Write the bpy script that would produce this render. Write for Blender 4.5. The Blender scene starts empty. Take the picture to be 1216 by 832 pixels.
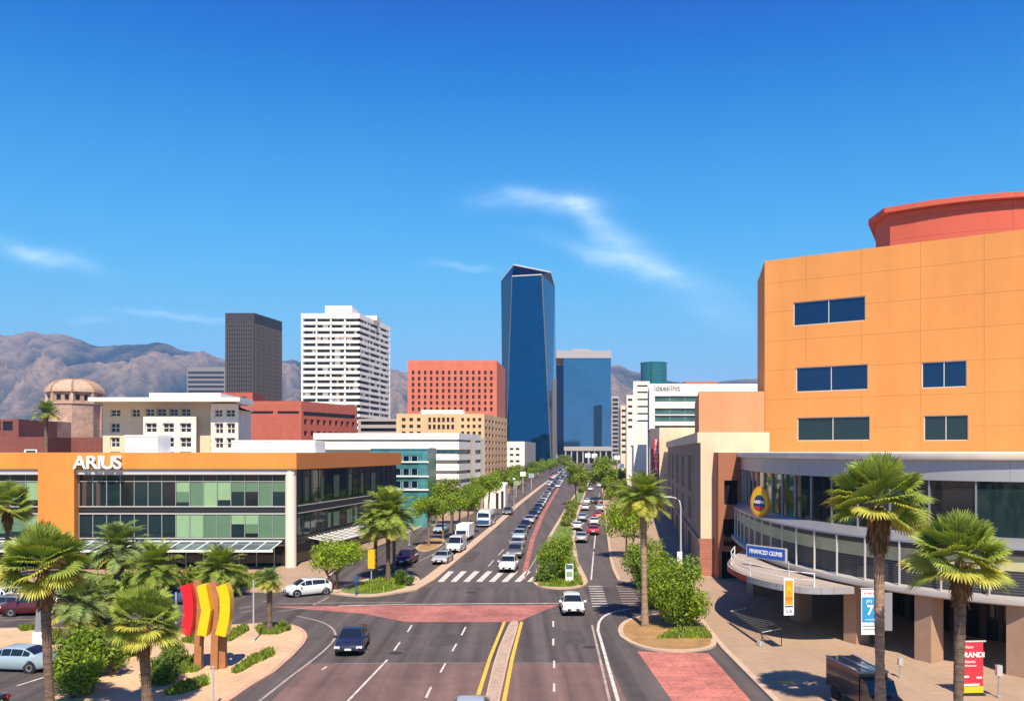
import bpy, bmesh, math, random
from mathutils import Vector, Matrix, noise
R = math.radians
sc = bpy.context.scene
COL = sc.collection
random.seed(7)
# ------------------------------------------------------------------ camera, world, sun, exposure
F, CX, HZ, EYE = 1000.0, 608.0, 537.0, 13.0        # focal length in photo pixels, axis, horizon row, camera height (m)
cam = bpy.data.cameras.new('camera'); cam_o = bpy.data.objects.new('camera', cam); COL.objects.link(cam_o)
cam.sensor_width = 36; cam.lens = 36 * F / 1216; cam.shift_y = (HZ - 416) / 1216
cam.clip_start = .5; cam.clip_end = 40000
cam_o.location = (0, 0, EYE); cam_o.rotation_euler = (R(90), 0, 0)
sc.camera = cam_o
SUN_EL, SUN_AZ = R(53), R(174)                      # azimuth clockwise from +Y (straight ahead): behind the camera, a little right
vs = sc.view_settings
vs.view_transform = 'Standard'; vs.look = 'None'; vs.gamma = 1; vs.use_curve_mapping = False; vs.exposure = 0.7
W = bpy.data.worlds.new('World'); sc.world = W; W.use_nodes = True
nt = W.node_tree; nt.nodes.clear()
def N(t, tree=None, **kw):
    n = (tree or nt).nodes.new(t)
    for k, v in kw.items(): setattr(n, k, v)
    return n
def mth(op, a, b=None, tree=None, clamp=False):
    tr = tree or nt
    n = tr.nodes.new('ShaderNodeMath'); n.operation = op; n.use_clamp = clamp
    for i, x in enumerate((a, b)):
        if x is None: continue
        if isinstance(x, (int, float)): n.inputs[i].default_value = x
        else: tr.links.new(x, n.inputs[i])
    return n.outputs[0]
SKY_R, SKY_G, SKY_B = (.47, 1.13, 3.4), (3.55, 1.38, 1.85), (5.15, 1.8, 1.6)
sky = N('ShaderNodeTexSky', sky_type='NISHITA', sun_disc=False, sun_elevation=SUN_EL, sun_rotation=SUN_AZ)
sky.altitude = 800; sky.air_density = 1.0; sky.dust_density = 0.15; sky.ozone_density = 2.2
sg_ = N('ShaderNodeSeparateColor'); nt.links.new(sky.outputs[0], sg_.inputs[0]); grade = N('ShaderNodeCombineColor')   # clear desert air: deep blue overhead, soft shoulder near the sun
r_lin = mth('MINIMUM', mth('MAXIMUM', mth('MULTIPLY', mth('SUBTRACT', sg_.outputs[0], SKY_R[1]), SKY_R[0]), .0), SKY_R[2]); nt.links.new(r_lin, grade.inputs[0])
for i_, (k_, c_, w_) in ((1, SKY_G), (2, SKY_B)):
    ex_ = mth('EXPONENT', mth('MULTIPLY', mth('SUBTRACT', sg_.outputs[i_], c_), -1 / w_))
    nt.links.new(mth('MULTIPLY', mth('MAXIMUM', mth('SUBTRACT', 1, ex_), .0), k_), grade.inputs[i_])
tc = N('ShaderNodeTexCoord'); sx = N('ShaderNodeSeparateXYZ'); nt.links.new(tc.outputs['Generated'], sx.inputs[0])
yy = mth('MAXIMUM', sx.outputs[1], 0.02)
u0 = mth('DIVIDE', sx.outputs[0], yy); v0 = mth('DIVIDE', sx.outputs[2], yy)
cb = N('ShaderNodeCombineXYZ'); nt.links.new(u0, cb.inputs[0]); nt.links.new(v0, cb.inputs[1])
wn = N('ShaderNodeTexNoise'); wn.inputs['Scale'].default_value = 14; wn.inputs['Detail'].default_value = 4
nt.links.new(cb.outputs[0], wn.inputs['Vector'])
sxn = N('ShaderNodeSeparateColor'); nt.links.new(wn.outputs['Color'], sxn.inputs[0])
u1 = mth('ADD', u0, mth('MULTIPLY', mth('SUBTRACT', sxn.outputs[0], .5), .045))
v1 = mth('ADD', v0, mth('MULTIPLY', mth('SUBTRACT', sxn.outputs[1], .5), .03))
CLOUDS = [(650, 240, 48, 12, 4, .5), (688, 243, 24, 11, 0, .5), (712, 268, 36, 15, 50, .42), (752, 298, 36, 16, 40, .36), (722, 301, 62, 9, 12, .34),
          (775, 323, 46, 10, 14, .5), (598, 238, 40, 12, -3, .16), (35, 300, 44, 8, 12, .5), (70, 308, 50, 10, 15, .22), (205, 374, 60, 4, 3, .42),
          (548, 313, 30, 4, 3, .3), (835, 350, 46, 24, 30, .14), (105, 381, 22, 4, 0, .25), (860, 378, 60, 16, 20, .12)]
tot = None
for (px, py, a, b, ang, k) in CLOUDS:
    du = mth('SUBTRACT', u1, (px - CX) / F); dv = mth('SUBTRACT', v1, (HZ - py) / F)
    ca, sa = math.cos(R(-ang)), math.sin(R(-ang))
    p = mth('DIVIDE', mth('ADD', mth('MULTIPLY', du, ca), mth('MULTIPLY', dv, sa)), a / F)
    q = mth('DIVIDE', mth('SUBTRACT', mth('MULTIPLY', dv, ca), mth('MULTIPLY', du, sa)), b / F)
    g = mth('MULTIPLY', mth('EXPONENT', mth('MULTIPLY', mth('ADD', mth('MULTIPLY', p, p), mth('MULTIPLY', q, q)), -.9)), k)
    tot = g if tot is None else mth('ADD', tot, g)
mp = N('ShaderNodeMapping'); mp.inputs['Scale'].default_value = (18, 60, 1); mp.inputs['Rotation'].default_value = (0, 0, R(22))
nt.links.new(cb.outputs[0], mp.inputs[0])
fn = N('ShaderNodeTexNoise'); fn.inputs['Scale'].default_value = 1.0; fn.inputs['Detail'].default_value = 8; fn.inputs['Roughness'].default_value = .62
nt.links.new(mp.outputs[0], fn.inputs['Vector'])
tot = mth('MULTIPLY', tot, mth('ADD', mth('MULTIPLY', fn.outputs[0], 1.0), -.1), clamp=True)
tot = mth('MULTIPLY', tot, mth('GREATER_THAN', sx.outputs[1], .05))
mx = N('ShaderNodeMix', data_type='RGBA'); nt.links.new(tot, mx.inputs[0]); nt.links.new(grade.outputs[0], mx.inputs[6]); mx.inputs[7].default_value = (7.2, 8.2, 9.4, 1)
bg = N('ShaderNodeBackground'); bg.inputs[1].default_value = 0.13; nt.links.new(mx.outputs[2], bg.inputs[0])
wo = N('ShaderNodeOutputWorld'); nt.links.new(bg.outputs[0], wo.inputs[0])
sl = bpy.data.lights.new('sun', 'SUN'); sl.energy = 4.9; sl.angle = R(.53); sl.color = (1, .87, .69)
so = bpy.data.objects.new('sun', sl); COL.objects.link(so); so.location = (20, -60, 120)
sv = Vector((math.sin(SUN_AZ) * math.cos(SUN_EL), math.cos(SUN_AZ) * math.cos(SUN_EL), math.sin(SUN_EL)))
so.rotation_euler = sv.to_track_quat('Z', 'Y').to_euler()
sc.cycles.max_bounces = 6; sc.cycles.diffuse_bounces = 3; sc.cycles.glossy_bounces = 3; sc.cycles.transmission_bounces = 3
sc.cycles.volume_bounces = 0; sc.cycles.use_denoising = True; sc.cycles.transparent_max_bounces = 6

# ------------------------------------------------------------------ helpers
def X(px, D): return (px - CX) * D / F
def Z(py, D): return EYE - (py - HZ) * D / F
def DD(py, z=0.0): return (EYE - z) * F / (py - HZ)
def G(px, py, z=0.0):                                # ground point seen at a place in the photo, used to measure the layout
    D = DD(py, z); return (X(px, D), D)

def mat(name, col, rough=.8, metal=0.0, noise_s=None, amt=.15, bump=0.0, spec=.5, coat=0.0, streak=None, transl=0.0, island=0.0, brick=None, coords='Object'):
    m = bpy.data.materials.new(name); m.use_nodes = True; t = m.node_tree; b = t.nodes['Principled BSDF']
    b.inputs['Roughness'].default_value = rough; b.inputs['Metallic'].default_value = metal
    b.inputs['Specular IOR Level'].default_value = spec; b.inputs['Coat Weight'].default_value = coat
    col = tuple(col) + (1,)
    b.inputs['Base Color'].default_value = col
    out = None
    if noise_s or streak or island or brick:
        tcn = N('ShaderNodeTexCoord', t)
        rgb = N('ShaderNodeRGB', t); rgb.outputs[0].default_value = col; out = rgb.outputs[0]
        def mul(o, fac, lo, hi):
            mr = N('ShaderNodeMapRange', t); mr.inputs[1].default_value = .25; mr.inputs[2].default_value = .75
            mr.inputs[3].default_value = lo; mr.inputs[4].default_value = hi; t.links.new(fac, mr.inputs[0])
            mm = N('ShaderNodeMix', t, data_type='RGBA', blend_type='MULTIPLY'); mm.inputs[0].default_value = 1
            t.links.new(o, mm.inputs[6]); t.links.new(mr.outputs[0], mm.inputs[7]); return mm.outputs[2]
        if brick:                                    # (width, height, mortar, mortar colour, second brick tint)
            bt = N('ShaderNodeTexBrick', t); t.links.new(tcn.outputs['UV'], bt.inputs['Vector'])
            bt.inputs['Scale'].default_value = 1; bt.inputs['Brick Width'].default_value = brick[0]; bt.inputs['Row Height'].default_value = brick[1]
            bt.inputs['Mortar Size'].default_value = brick[2]; bt.inputs['Mortar'].default_value = tuple(c * brick[3] for c in col[:3]) + (1,)
            bt.inputs['Color1'].default_value = col; bt.inputs['Color2'].default_value = tuple(c * brick[4] for c in col[:3]) + (1,)
            bt.offset = brick[5] if len(brick) > 5 else .5; bt.inputs['Mortar Smooth'].default_value = 0.1
            out = bt.outputs[0]
        if noise_s:
            nn = N('ShaderNodeTexNoise', t); nn.inputs['Scale'].default_value = noise_s; nn.inputs['Detail'].default_value = 6; nn.inputs['Roughness'].default_value = .6
            t.links.new(tcn.outputs[coords], nn.inputs['Vector']); out = mul(out, nn.outputs[0], 1 - amt, 1 + amt)
            n2 = N('ShaderNodeTexNoise', t); n2.inputs['Scale'].default_value = noise_s * 7.3; n2.inputs['Detail'].default_value = 4
            t.links.new(tcn.outputs[coords], n2.inputs['Vector']); out = mul(out, n2.outputs[0], 1 - amt * .6, 1 + amt * .6)
            if bump:
                bn = N('ShaderNodeBump', t); bn.inputs['Strength'].default_value = bump; bn.inputs['Distance'].default_value = .05
                t.links.new(n2.outputs[0], bn.inputs['Height']); t.links.new(bn.outputs[0], b.inputs['Normal'])
        if streak:                                   # (scale x, scale y, scale z, amount, rotation about z)
            mpn = N('ShaderNodeMapping', t); mpn.inputs['Scale'].default_value = streak[:3]; mpn.inputs['Rotation'].default_value = (0, 0, streak[4])
            t.links.new(tcn.outputs['Object'], mpn.inputs[0])
            n3 = N('ShaderNodeTexNoise', t); n3.inputs['Scale'].default_value = 1; n3.inputs['Detail'].default_value = 5
            t.links.new(mpn.outputs[0], n3.inputs['Vector']); out = mul(out, n3.outputs[0], 1 - streak[3] * 1.3, 1 + streak[3] * 1.3)
        if island:
            ge = N('ShaderNodeNewGeometry', t); mr = N('ShaderNodeMapRange', t); mr.inputs[3].default_value = 1 - island; mr.inputs[4].default_value = 1 + island
            t.links.new(ge.outputs['Random Per Island'], mr.inputs[0])
            mm = N('ShaderNodeMix', t, data_type='RGBA', blend_type='MULTIPLY'); mm.inputs[0].default_value = 1
            t.links.new(out, mm.inputs[6]); t.links.new(mr.outputs[0], mm.inputs[7]); out = mm.outputs[2]
        t.links.new(out, b.inputs['Base Color'])
    if transl:
        tb = N('ShaderNodeBsdfTranslucent', t); tb.inputs[0].default_value = (min(1, col[0] * 1.5), min(1, col[1] * 1.4), col[2] * .6, 1)
        ms = N('ShaderNodeMixShader', t); ms.inputs[0].default_value = transl
        t.links.new(b.outputs[0], ms.inputs[1]); t.links.new(tb.outputs[0], ms.inputs[2])
        t.links.new(ms.outputs[0], t.nodes['Material Output'].inputs[0])
    return m

ORG = {}
class MB:
    def __init__(s): s.v = []; s.f = []; s.m = []; s.mats = []
    def mi(s, m):
        if m not in s.mats: s.mats.append(m)
        return s.mats.index(m)
    def poly(s, pts, m):
        b = len(s.v); s.v += [tuple(p) for p in pts]; s.f.append(tuple(range(b, b + len(pts)))); s.m.append(s.mi(m)); return s
    def grid(s, rows, m, closed=False):
        b = len(s.v); n = len(rows[0])
        for r in rows: s.v += [tuple(p) for p in r]
        k = s.mi(m)
        for i in range(len(rows) - 1):
            for j in range(n if closed else n - 1):
                a, c = b + i * n + j, b + i * n + (j + 1) % n
                s.f.append((a, c, c + n, a + n)); s.m.append(k)
        return s
    def box(s, c, d, m, rz=0.0, M=None):
        hx, hy, hz = d[0] / 2, d[1] / 2, d[2] / 2
        P = [Vector((x, y, z)) for z in (-hz, hz) for (x, y) in ((-hx, -hy), (hx, -hy), (hx, hy), (-hx, hy))]
        if M is not None: P = [M @ p for p in P]
        if rz: Q = Matrix.Rotation(rz, 3, 'Z'); P = [Q @ p for p in P]
        P = [p + Vector(c) for p in P]; b = len(s.v); s.v += [tuple(p) for p in P]; k = s.mi(m)
        for f in ((3, 2, 1, 0), (4, 5, 6, 7), (0, 1, 5, 4), (1, 2, 6, 5), (2, 3, 7, 6), (3, 0, 4, 7)):
            s.f.append(tuple(b + i for i in f)); s.m.append(k)
        return s
    def span(s, x0, x1, y0, y1, z0, z1, m): return s.box(((x0 + x1) / 2, (y0 + y1) / 2, (z0 + z1) / 2), (x1 - x0, y1 - y0, z1 - z0), m)
    def prism(s, pts, z0, z1, m, top=None, bottom=True):
        n = len(pts); b = len(s.v); s.v += [(p[0], p[1], z0) for p in pts] + [(p[0], p[1], z1) for p in pts]; k = s.mi(m)
        for i in range(n): s.f.append((b + i, b + (i + 1) % n, b + n + (i + 1) % n, b + n + i)); s.m.append(k)
        s.f.append(tuple(range(b + n, b + 2 * n))); s.m.append(s.mi(top or m))
        if bottom: s.f.append(tuple(range(b + n - 1, b - 1, -1))); s.m.append(k)
        return s
    def tube(s, pts, rad, m, n=8, cap=True):
        pts = [Vector(p) for p in pts]; rows = []
        if not isinstance(rad, (list, tuple)): rad = [rad] * len(pts)
        for i, p in enumerate(pts):
            d = (pts[min(i + 1, len(pts) - 1)] - pts[max(i - 1, 0)]).normalized()
            a = d.orthogonal().normalized() if abs(d.z) < .9 else Vector((1, 0, 0))
            a = (a - d * a.dot(d)).normalized(); c = d.cross(a)
            rows.append([p + (a * math.cos(2 * math.pi * j / n) + c * math.sin(2 * math.pi * j / n)) * rad[i] for j in range(n)])
        s.grid(rows, m, True)
        if cap: s.poly(rows[-1], m); s.poly(rows[0][::-1], m)
        return s
    def lathe(s, prof, m, n=16, c=(0, 0, 0), axis='Z'):
        rows = []
        for (r, z) in prof:
            row = []
            for j in range(n):
                a = 2 * math.pi * j / n; p = (r * math.cos(a), r * math.sin(a), z)
                if axis == 'X': p = (p[2], p[0], p[1])
                row.append((p[0] + c[0], p[1] + c[1], p[2] + c[2]))
            rows.append(row)
        return s.grid(rows, m, True)
    def add(s, o):
        b = len(s.v); s.v += o.v; s.f += [tuple(b + i for i in f) for f in o.f]; s.m += [s.mi(o.mats[i]) for i in o.m]; return s
    def build(s, name, parent=None, smooth=None, origin=None, uv=True):
        me = bpy.data.meshes.new(name)
        o = bpy.data.objects.new(name, me); COL.objects.link(o)
        org = Vector((0, 0, 0))
        if parent is not None: o.parent = parent; org = ORG.get(parent.name, Vector((0, 0, 0)))
        elif origin is not None: org = Vector(origin); o.location = org
        ORG[o.name] = org
        me.from_pydata([(x - org.x, y - org.y, z - org.z) for x, y, z in s.v], [], s.f)
        for m in s.mats: me.materials.append(m)
        me.polygons.foreach_set('material_index', s.m)
        if uv:
            L = me.uv_layers.new(name='UVMap').data; vv = s.v
            for p in me.polygons:
                n = p.normal
                if abs(n.z) < .75:
                    tx, ty = -n.y, n.x; l = math.hypot(tx, ty) or 1; tx /= l; ty /= l
                    for li in p.loop_indices:
                        q = vv[me.loops[li].vertex_index]; L[li].uv = (q[0] * tx + q[1] * ty, q[2])
                else:
                    for li in p.loop_indices:
                        q = vv[me.loops[li].vertex_index]; L[li].uv = (q[0], q[1])
        if smooth is not None:
            me.polygons.foreach_set('use_smooth', [True] * len(me.polygons)); me.set_sharp_from_angle(angle=R(smooth))
        me.update(); return o

def tag(o, label=None, cat=None, group=None, kind=None):
    if label: o['label'] = label
    if cat: o['category'] = cat
    if group: o['group'] = group
    if kind: o['kind'] = kind
    return o
def thing(name, label, cat, loc=(0, 0, 0), rz=0.0, group=None, world=True):
    o = bpy.data.objects.new(name, None); COL.objects.link(o); o.location = loc; o.rotation_euler = (0, 0, rz); o.empty_display_size = .3
    if world: ORG[o.name] = Vector(loc)              # parts of this thing are written in world coordinates
    return tag(o, label, cat, group)
def struct(mb, name, **kw): return tag(mb.build(name, **kw), kind='structure')
KIDS = {}
def copy_tree(o, parent=None):
    c = o.copy(); COL.objects.link(c)
    if parent is not None: c.parent = parent
    for ch in list(o.children): copy_tree(ch, c)
    return c

# ------------------------------------------------------------------ materials
M = {}
def mk(k, *a, **kw): M[k] = mat(k, *a, **kw); return M[k]
mk('ground', (.32, .22, .145), .95, noise_s=.05, amt=.22)
mk('asphalt', (.080, .064, .060), .9, noise_s=.12, amt=.2, bump=.2, streak=(1.1, .025, 1, .42, R(3)))
mk('asphalt_far', (.092, .075, .071), .9, noise_s=.12, amt=.14, streak=(.7, .015, 1, .22, R(5)))
mk('asphalt_brown', (.15, .09, .076), .9, noise_s=.15, amt=.2, bump=.2, streak=(.9, .03, 1, .32, R(3)))
mk('tyre_iron', (.06, .05, .048), .7, metal=.4, noise_s=4, amt=.3); mk('asphalt_patch', (.068, .055, .052), .92, noise_s=.8, amt=.3, bump=.2)
mk('red_paving', (.43, .15, .115), .85, noise_s=.45, amt=.42, brick=(2.2, 1.6, .03, .7, 1.1))
mk('red_lane', (.36, .13, .105), .85, noise_s=.35, amt=.42)
mk('paver', (.37, .255, .17), .9, noise_s=.25, amt=.12, brick=(2.4, 2.4, .03, .8, .97, 0))
mk('kerb', (.50, .36, .25), .9, noise_s=.8, amt=.12)
mk('kerb_pink', (.50, .30, .21), .9, noise_s=.6, amt=.15)
mk('cobble', (.42, .30, .22), .95, noise_s=3, amt=.3, bump=.5)
mk('sand', (.55, .37, .22), .95, noise_s=.3, amt=.18, bump=.3)
mk('soil', (.33, .19, .07), .95, noise_s=.6, amt=.3, bump=.4)
mk('lawn', (.13, .19, .035), .95, noise_s=.9, amt=.4, bump=.5)
mk('white_line', (.56, .52, .46), .8, noise_s=1.6, amt=.4)
mk('worn_line', (.36, .29, .24), .85, noise_s=1.5, amt=.35)
mk('yellow_line', (.72, .42, .05), .8, noise_s=2, amt=.2)
mk('orange_wall', (.63, .26, .07), .85, noise_s=.08, amt=.05, brick=(5.4, 3.1, .035, .72, .985, 0), streak=(.35, .35, .035, .07, 0))
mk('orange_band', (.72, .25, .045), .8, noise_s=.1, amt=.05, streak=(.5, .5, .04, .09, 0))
mk('orange_shaded', (.62, .21, .05), .8, noise_s=.1, amt=.05)  # darker orange copy, shade of the side faces put into the colour
mk('red_drum', (.55, .10, .058), .8, noise_s=.1, amt=.06, brick=(4.6, 2.2, .04, .75, .97, 0))
mk('salmon', (.62, .26, .125), .85, noise_s=.1, amt=.05, streak=(.5, .5, .04, .09, 0))
mk('beige', (.68, .52, .36), .9, noise_s=.1, amt=.06, streak=(.5, .5, .04, .09, 0))
mk('beige_shaded', (.29, .21, .16), .9, noise_s=.1, amt=.08)  # beige darkened, shade of the street front put into the colour
mk('brick', (.36, .145, .095), .9, noise_s=.4, amt=.12, brick=(.5, .16, .016, 1.5, .8))
mk('terracotta', (.36, .135, .075), .85, noise_s=.1, amt=.08)
mk('terra_stone', (.34, .2, .14), .9, noise_s=.4, amt=.12)
mk('cream', (.76, .69, .59), .9, noise_s=.08, amt=.06, streak=(.5, .5, .04, .09, 0))
mk('cream_yellow', (.66, .55, .39), .9, noise_s=.08, amt=.06)
mk('white_wall', (.80, .76, .70), .8, noise_s=.06, amt=.05, streak=(.5, .5, .04, .09, 0))
mk('white_paint', (.82, .82, .80), .5)
mk('white_roof', (.80, .79, .77), .85, noise_s=.1, amt=.05)
mk('grey_conc', (.36, .33, .31), .9, noise_s=.1, amt=.1)
mk('grey_panel', (.40, .40, .42), .45, metal=.3, noise_s=.2, amt=.05, brick=(3.2, 9, .03, .6, .98, 0))
mk('silver', (.36, .36, .385), .4, metal=.5, noise_s=.3, amt=.06)
mk('light_metal', (.62, .60, .57), .5, metal=.2)
mk('dark_metal', (.035, .035, .038), .5, metal=.3)
mk('black_tower', (.035, .028, .032), .55, noise_s=.05, amt=.15)
mk('black_glass', (.012, .012, .016), .15, spec=.4)
mk('brick_red', (.42, .105, .07), .9, noise_s=.06, amt=.1, brick=(1.2, .35, .03, 1.25, .85))
mk('hotel_red', (.56, .15, .09), .9, noise_s=.03, amt=.08, streak=(.5, .5, .04, .09, 0))
mk('tan_build', (.68, .43, .23), .9, noise_s=.05, amt=.08, streak=(.5, .5, .04, .09, 0))
mk('stone_pink', (.42, .27, .21), .95, noise_s=.15, amt=.35, brick=(1.6, .8, .06, .75, .85))
mk('dome', (.44, .31, .22), .9, noise_s=.1, amt=.25)
mk('dark_red', (.19, .06, .05), .9, noise_s=.1, amt=.15, brick=(3, .5, .03, 1.4, .9))
mk('haze_build', (.20, .19, .2), .9)
mk('win', (.015, .018, .022), .06, spec=.6)
mk('win_blue', (.02, .06, .13), .04, metal=.75)
mk('win_far', (.03, .03, .035), .3, spec=.4)
mk('win_warm', (.09, .06, .045), .35)
mk('teal_glass', (.10, .35, .36), .1, metal=.5, noise_s=.15, amt=.4)
mk('teal_strip', (.10, .26, .27), .12, metal=.5, noise_s=.2, amt=.35)
mk('green_glass', (.02, .19, .19), .15, metal=.5)
mk('dark_teal', (.02, .045, .05), .05, metal=.35)
mk('blind_light', (.25, .40, .22), .25, coat=.4, noise_s=.8, amt=.06)
mk('blind_mid', (.11, .20, .12), .25, coat=.4, noise_s=.8, amt=.08)
mk('tower_glass', (.004, .088, .20), .03, metal=.92, noise_s=.03, amt=.12, bump=.25, brick=(3.0, 3.9, .10, .68, 1.12, 0))
mk('tower_side', (.06, .085, .14), .06, metal=.85, brick=(3.0, 3.9, .10, .7, 1.0, 0))
mk('tower_top', (.012, .05, .11), .05, metal=.9)
mk('tower_grey', (.16, .15, .15), .4, metal=.4)
mk('glass_blue', (.08, .23, .35), .04, metal=.92, noise_s=.03, amt=.1, bump=.2, brick=(3.0, 3.8, .10, .78, 1.08, 0))
mk('glass_navy', (.01, .03, .075), .05, metal=.9)
mk('tower_cap', (.37, .34, .34), .8)
mk('tan_pillar', (.40, .25, .165), .9, noise_s=.4, amt=.1)
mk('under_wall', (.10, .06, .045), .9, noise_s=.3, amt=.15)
mk('louvre', (.11, .11, .12), .5, metal=.3, brick=(9, .16, .05, .35, 1.0, 0))
mk('pale_strip', (.50, .49, .27), .7, noise_s=.3, amt=.12)
mk('canopy_top', (.38, .315, .265), .8, noise_s=.4, amt=.12, brick=(1.2, .5, .02, .8, .97))
mk('canopy_glass', (.13, .17, .19), .12, metal=.3)
mk('sign_red', (.60, .03, .05), .5); mk('sign_blue', (.02, .09, .42), .4); mk('sign_orange', (.85, .32, .02), .5)
mk('sign_cyan', (.02, .27, .55), .5); mk('sign_yellow', (.86, .50, .02), .45); mk('sign_navy', (.03, .04, .16), .5)
mk('sculpt_red', (.72, .012, .025), .35, coat=.3); mk('sculpt_yellow', (.90, .53, .005), .35, coat=.3); mk('sculpt_wood', (.36, .155, .065), .7, noise_s=2, amt=.15)
mk('grey_letter', (.30, .31, .31), .6); mk('pole', (.60, .58, .55), .45, metal=.4)
mk('bark', (.20, .135, .09), .95, noise_s=5, amt=.3, bump=.6); mk('palm_bark', (.155, .105, .075), .95, noise_s=6, amt=.4, bump=.8, streak=(1, 1, 9, .4, 0)); mk('palm_bark_pale', (.33, .22, .145), .95, noise_s=6, amt=.35, bump=.8, streak=(1, 1, 7, .35, 0))
mk('beard', (.21, .11, .045), .95, island=.5)
mk('frond', (.25, .32, .05), .55, island=.35, transl=.25); mk('frond_blue', (.21, .28, .085), .55, island=.3, transl=.2); mk('frond_old', (.40, .40, .06), .6, island=.35, transl=.25)
mk('leaf', (.17, .26, .012), .55, island=.45, transl=.28); mk('leaf_lime', (.26, .36, .012), .55, island=.4, transl=.3); mk('leaf_dark', (.085, .15, .014), .55, island=.45, transl=.22)
mk('leaf_olive', (.19, .22, .04), .6, island=.4, transl=.25)
mk('tyre', (.018, .018, .018), .85); mk('rim', (.42, .42, .44), .35, metal=.8); mk('car_glass', (.012, .018, .028), .04, spec=.7)
mk('lamp_clear', (.75, .75, .78), .15, coat=.5); mk('lamp_red', (.45, .01, .015), .2, coat=.5); mk('plate', (.75, .75, .72), .5); mk('trim', (.02, .02, .022), .5)
def paint(k, c): return mk('paint_' + k, c, .28, metal=.15, coat=.7, spec=.5)
for k, c in dict(white=(.78, .78, .77), silver=(.42, .43, .44), grey=(.12, .125, .13), navy=(.018, .025, .055), black=(.015, .015, .018), maroon=(.10, .012, .02),
                 red=(.52, .022, .025), blue=(.04, .10, .24), paleblue=(.36, .46, .52), tan=(.36, .3, .22)).items(): paint(k, c)

# ------------------------------------------------------------------ air (light haze round camera and scene)
hz = MB(); hz.span(-9000, 9000, -700, 8600, -1.2, 900, M['white_paint'])
hzm = bpy.data.materials.new('haze_air'); hzm.use_nodes = True; t = hzm.node_tree; t.nodes.clear()
pv = N('ShaderNodeVolumePrincipled', t); pv.inputs['Density'].default_value = 8.5e-5; pv.inputs['Color'].default_value = (.30, .58, 1.0, 1); pv.inputs['Anisotropy'].default_value = 0.0
mo = N('ShaderNodeOutputMaterial', t); t.links.new(pv.outputs[0], mo.inputs['Volume'])
hz.mats = [hzm]
tag(hz.build('haze', uv=False), kind='stuff')

# ------------------------------------------------------------------ ground, hills, roads
g = MB(); g.poly([(-8900, -690, 0), (8900, -690, 0), (8900, 8500, 0), (-8900, 8500, 0)], M['ground']); struct(g, 'ground')

RIDGE = [(-900, 470), (-400, 425), (-120, 404), (-40, 400), (0, 399), (22, 397), (36, 393), (55, 396), (75, 395), (95, 400), (108, 406), (125, 408), (150, 406), (172, 405), (185, 402), (200, 405),
         (215, 413), (232, 415), (262, 425), (290, 428), (335, 425), (350, 424), (362, 429), (420, 436), (464, 436), (484, 441), (540, 447), (600, 446), (660, 438), (722, 432), (735, 431),
         (748, 437), (765, 442), (800, 450), (835, 455), (860, 449), (885, 447), (910, 449), (960, 440), (1060, 430), (1200, 425), (1500, 420), (2200, 460)]
def ridge(px):
    for (a, b), (c, d) in zip(RIDGE, RIDGE[1:]):
        if a <= px <= c:
            t = (px - a) / (c - a); t = t * t * (3 - 2 * t) * .4 + t * .6; return b + (d - b) * t
    return 480
mm = bpy.data.materials.new('mountain'); mm.use_nodes = True; t = mm.node_tree; b = t.nodes['Principled BSDF']; b.inputs['Roughness'].default_value = 1; b.inputs['Specular IOR Level'].default_value = 0
tcn = N('ShaderNodeTexCoord', t)
def nz(scale, det=7):
    n = N('ShaderNodeTexNoise', t); n.inputs['Scale'].default_value = scale; n.inputs['Detail'].default_value = det; n.inputs['Roughness'].default_value = .65
    t.links.new(tcn.outputs['Object'], n.inputs['Vector']); return n.outputs[0]
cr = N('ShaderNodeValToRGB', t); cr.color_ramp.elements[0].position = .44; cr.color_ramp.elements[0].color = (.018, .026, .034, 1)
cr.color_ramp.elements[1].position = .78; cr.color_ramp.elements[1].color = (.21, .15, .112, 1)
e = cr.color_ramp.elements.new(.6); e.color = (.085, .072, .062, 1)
at_ = N('ShaderNodeAttribute', t); at_.attribute_name = 'gully_shade'  # gully shade painted as dark bluish scrub colour, tan rock on ridges
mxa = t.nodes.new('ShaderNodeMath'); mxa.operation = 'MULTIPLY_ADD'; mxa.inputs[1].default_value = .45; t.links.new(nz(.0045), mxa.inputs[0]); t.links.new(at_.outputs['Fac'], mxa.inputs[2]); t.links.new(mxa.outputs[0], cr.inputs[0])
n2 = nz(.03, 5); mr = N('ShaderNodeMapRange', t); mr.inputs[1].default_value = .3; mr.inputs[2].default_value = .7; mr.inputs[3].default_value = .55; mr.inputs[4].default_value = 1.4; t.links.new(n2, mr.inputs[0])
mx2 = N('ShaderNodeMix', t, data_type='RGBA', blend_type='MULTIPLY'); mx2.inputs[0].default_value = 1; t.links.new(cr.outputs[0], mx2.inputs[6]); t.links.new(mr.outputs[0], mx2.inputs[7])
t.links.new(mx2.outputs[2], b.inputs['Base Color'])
mt = MB(); rows = []; GULLY_SHADE = []; NC, NR = 620, 110
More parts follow.
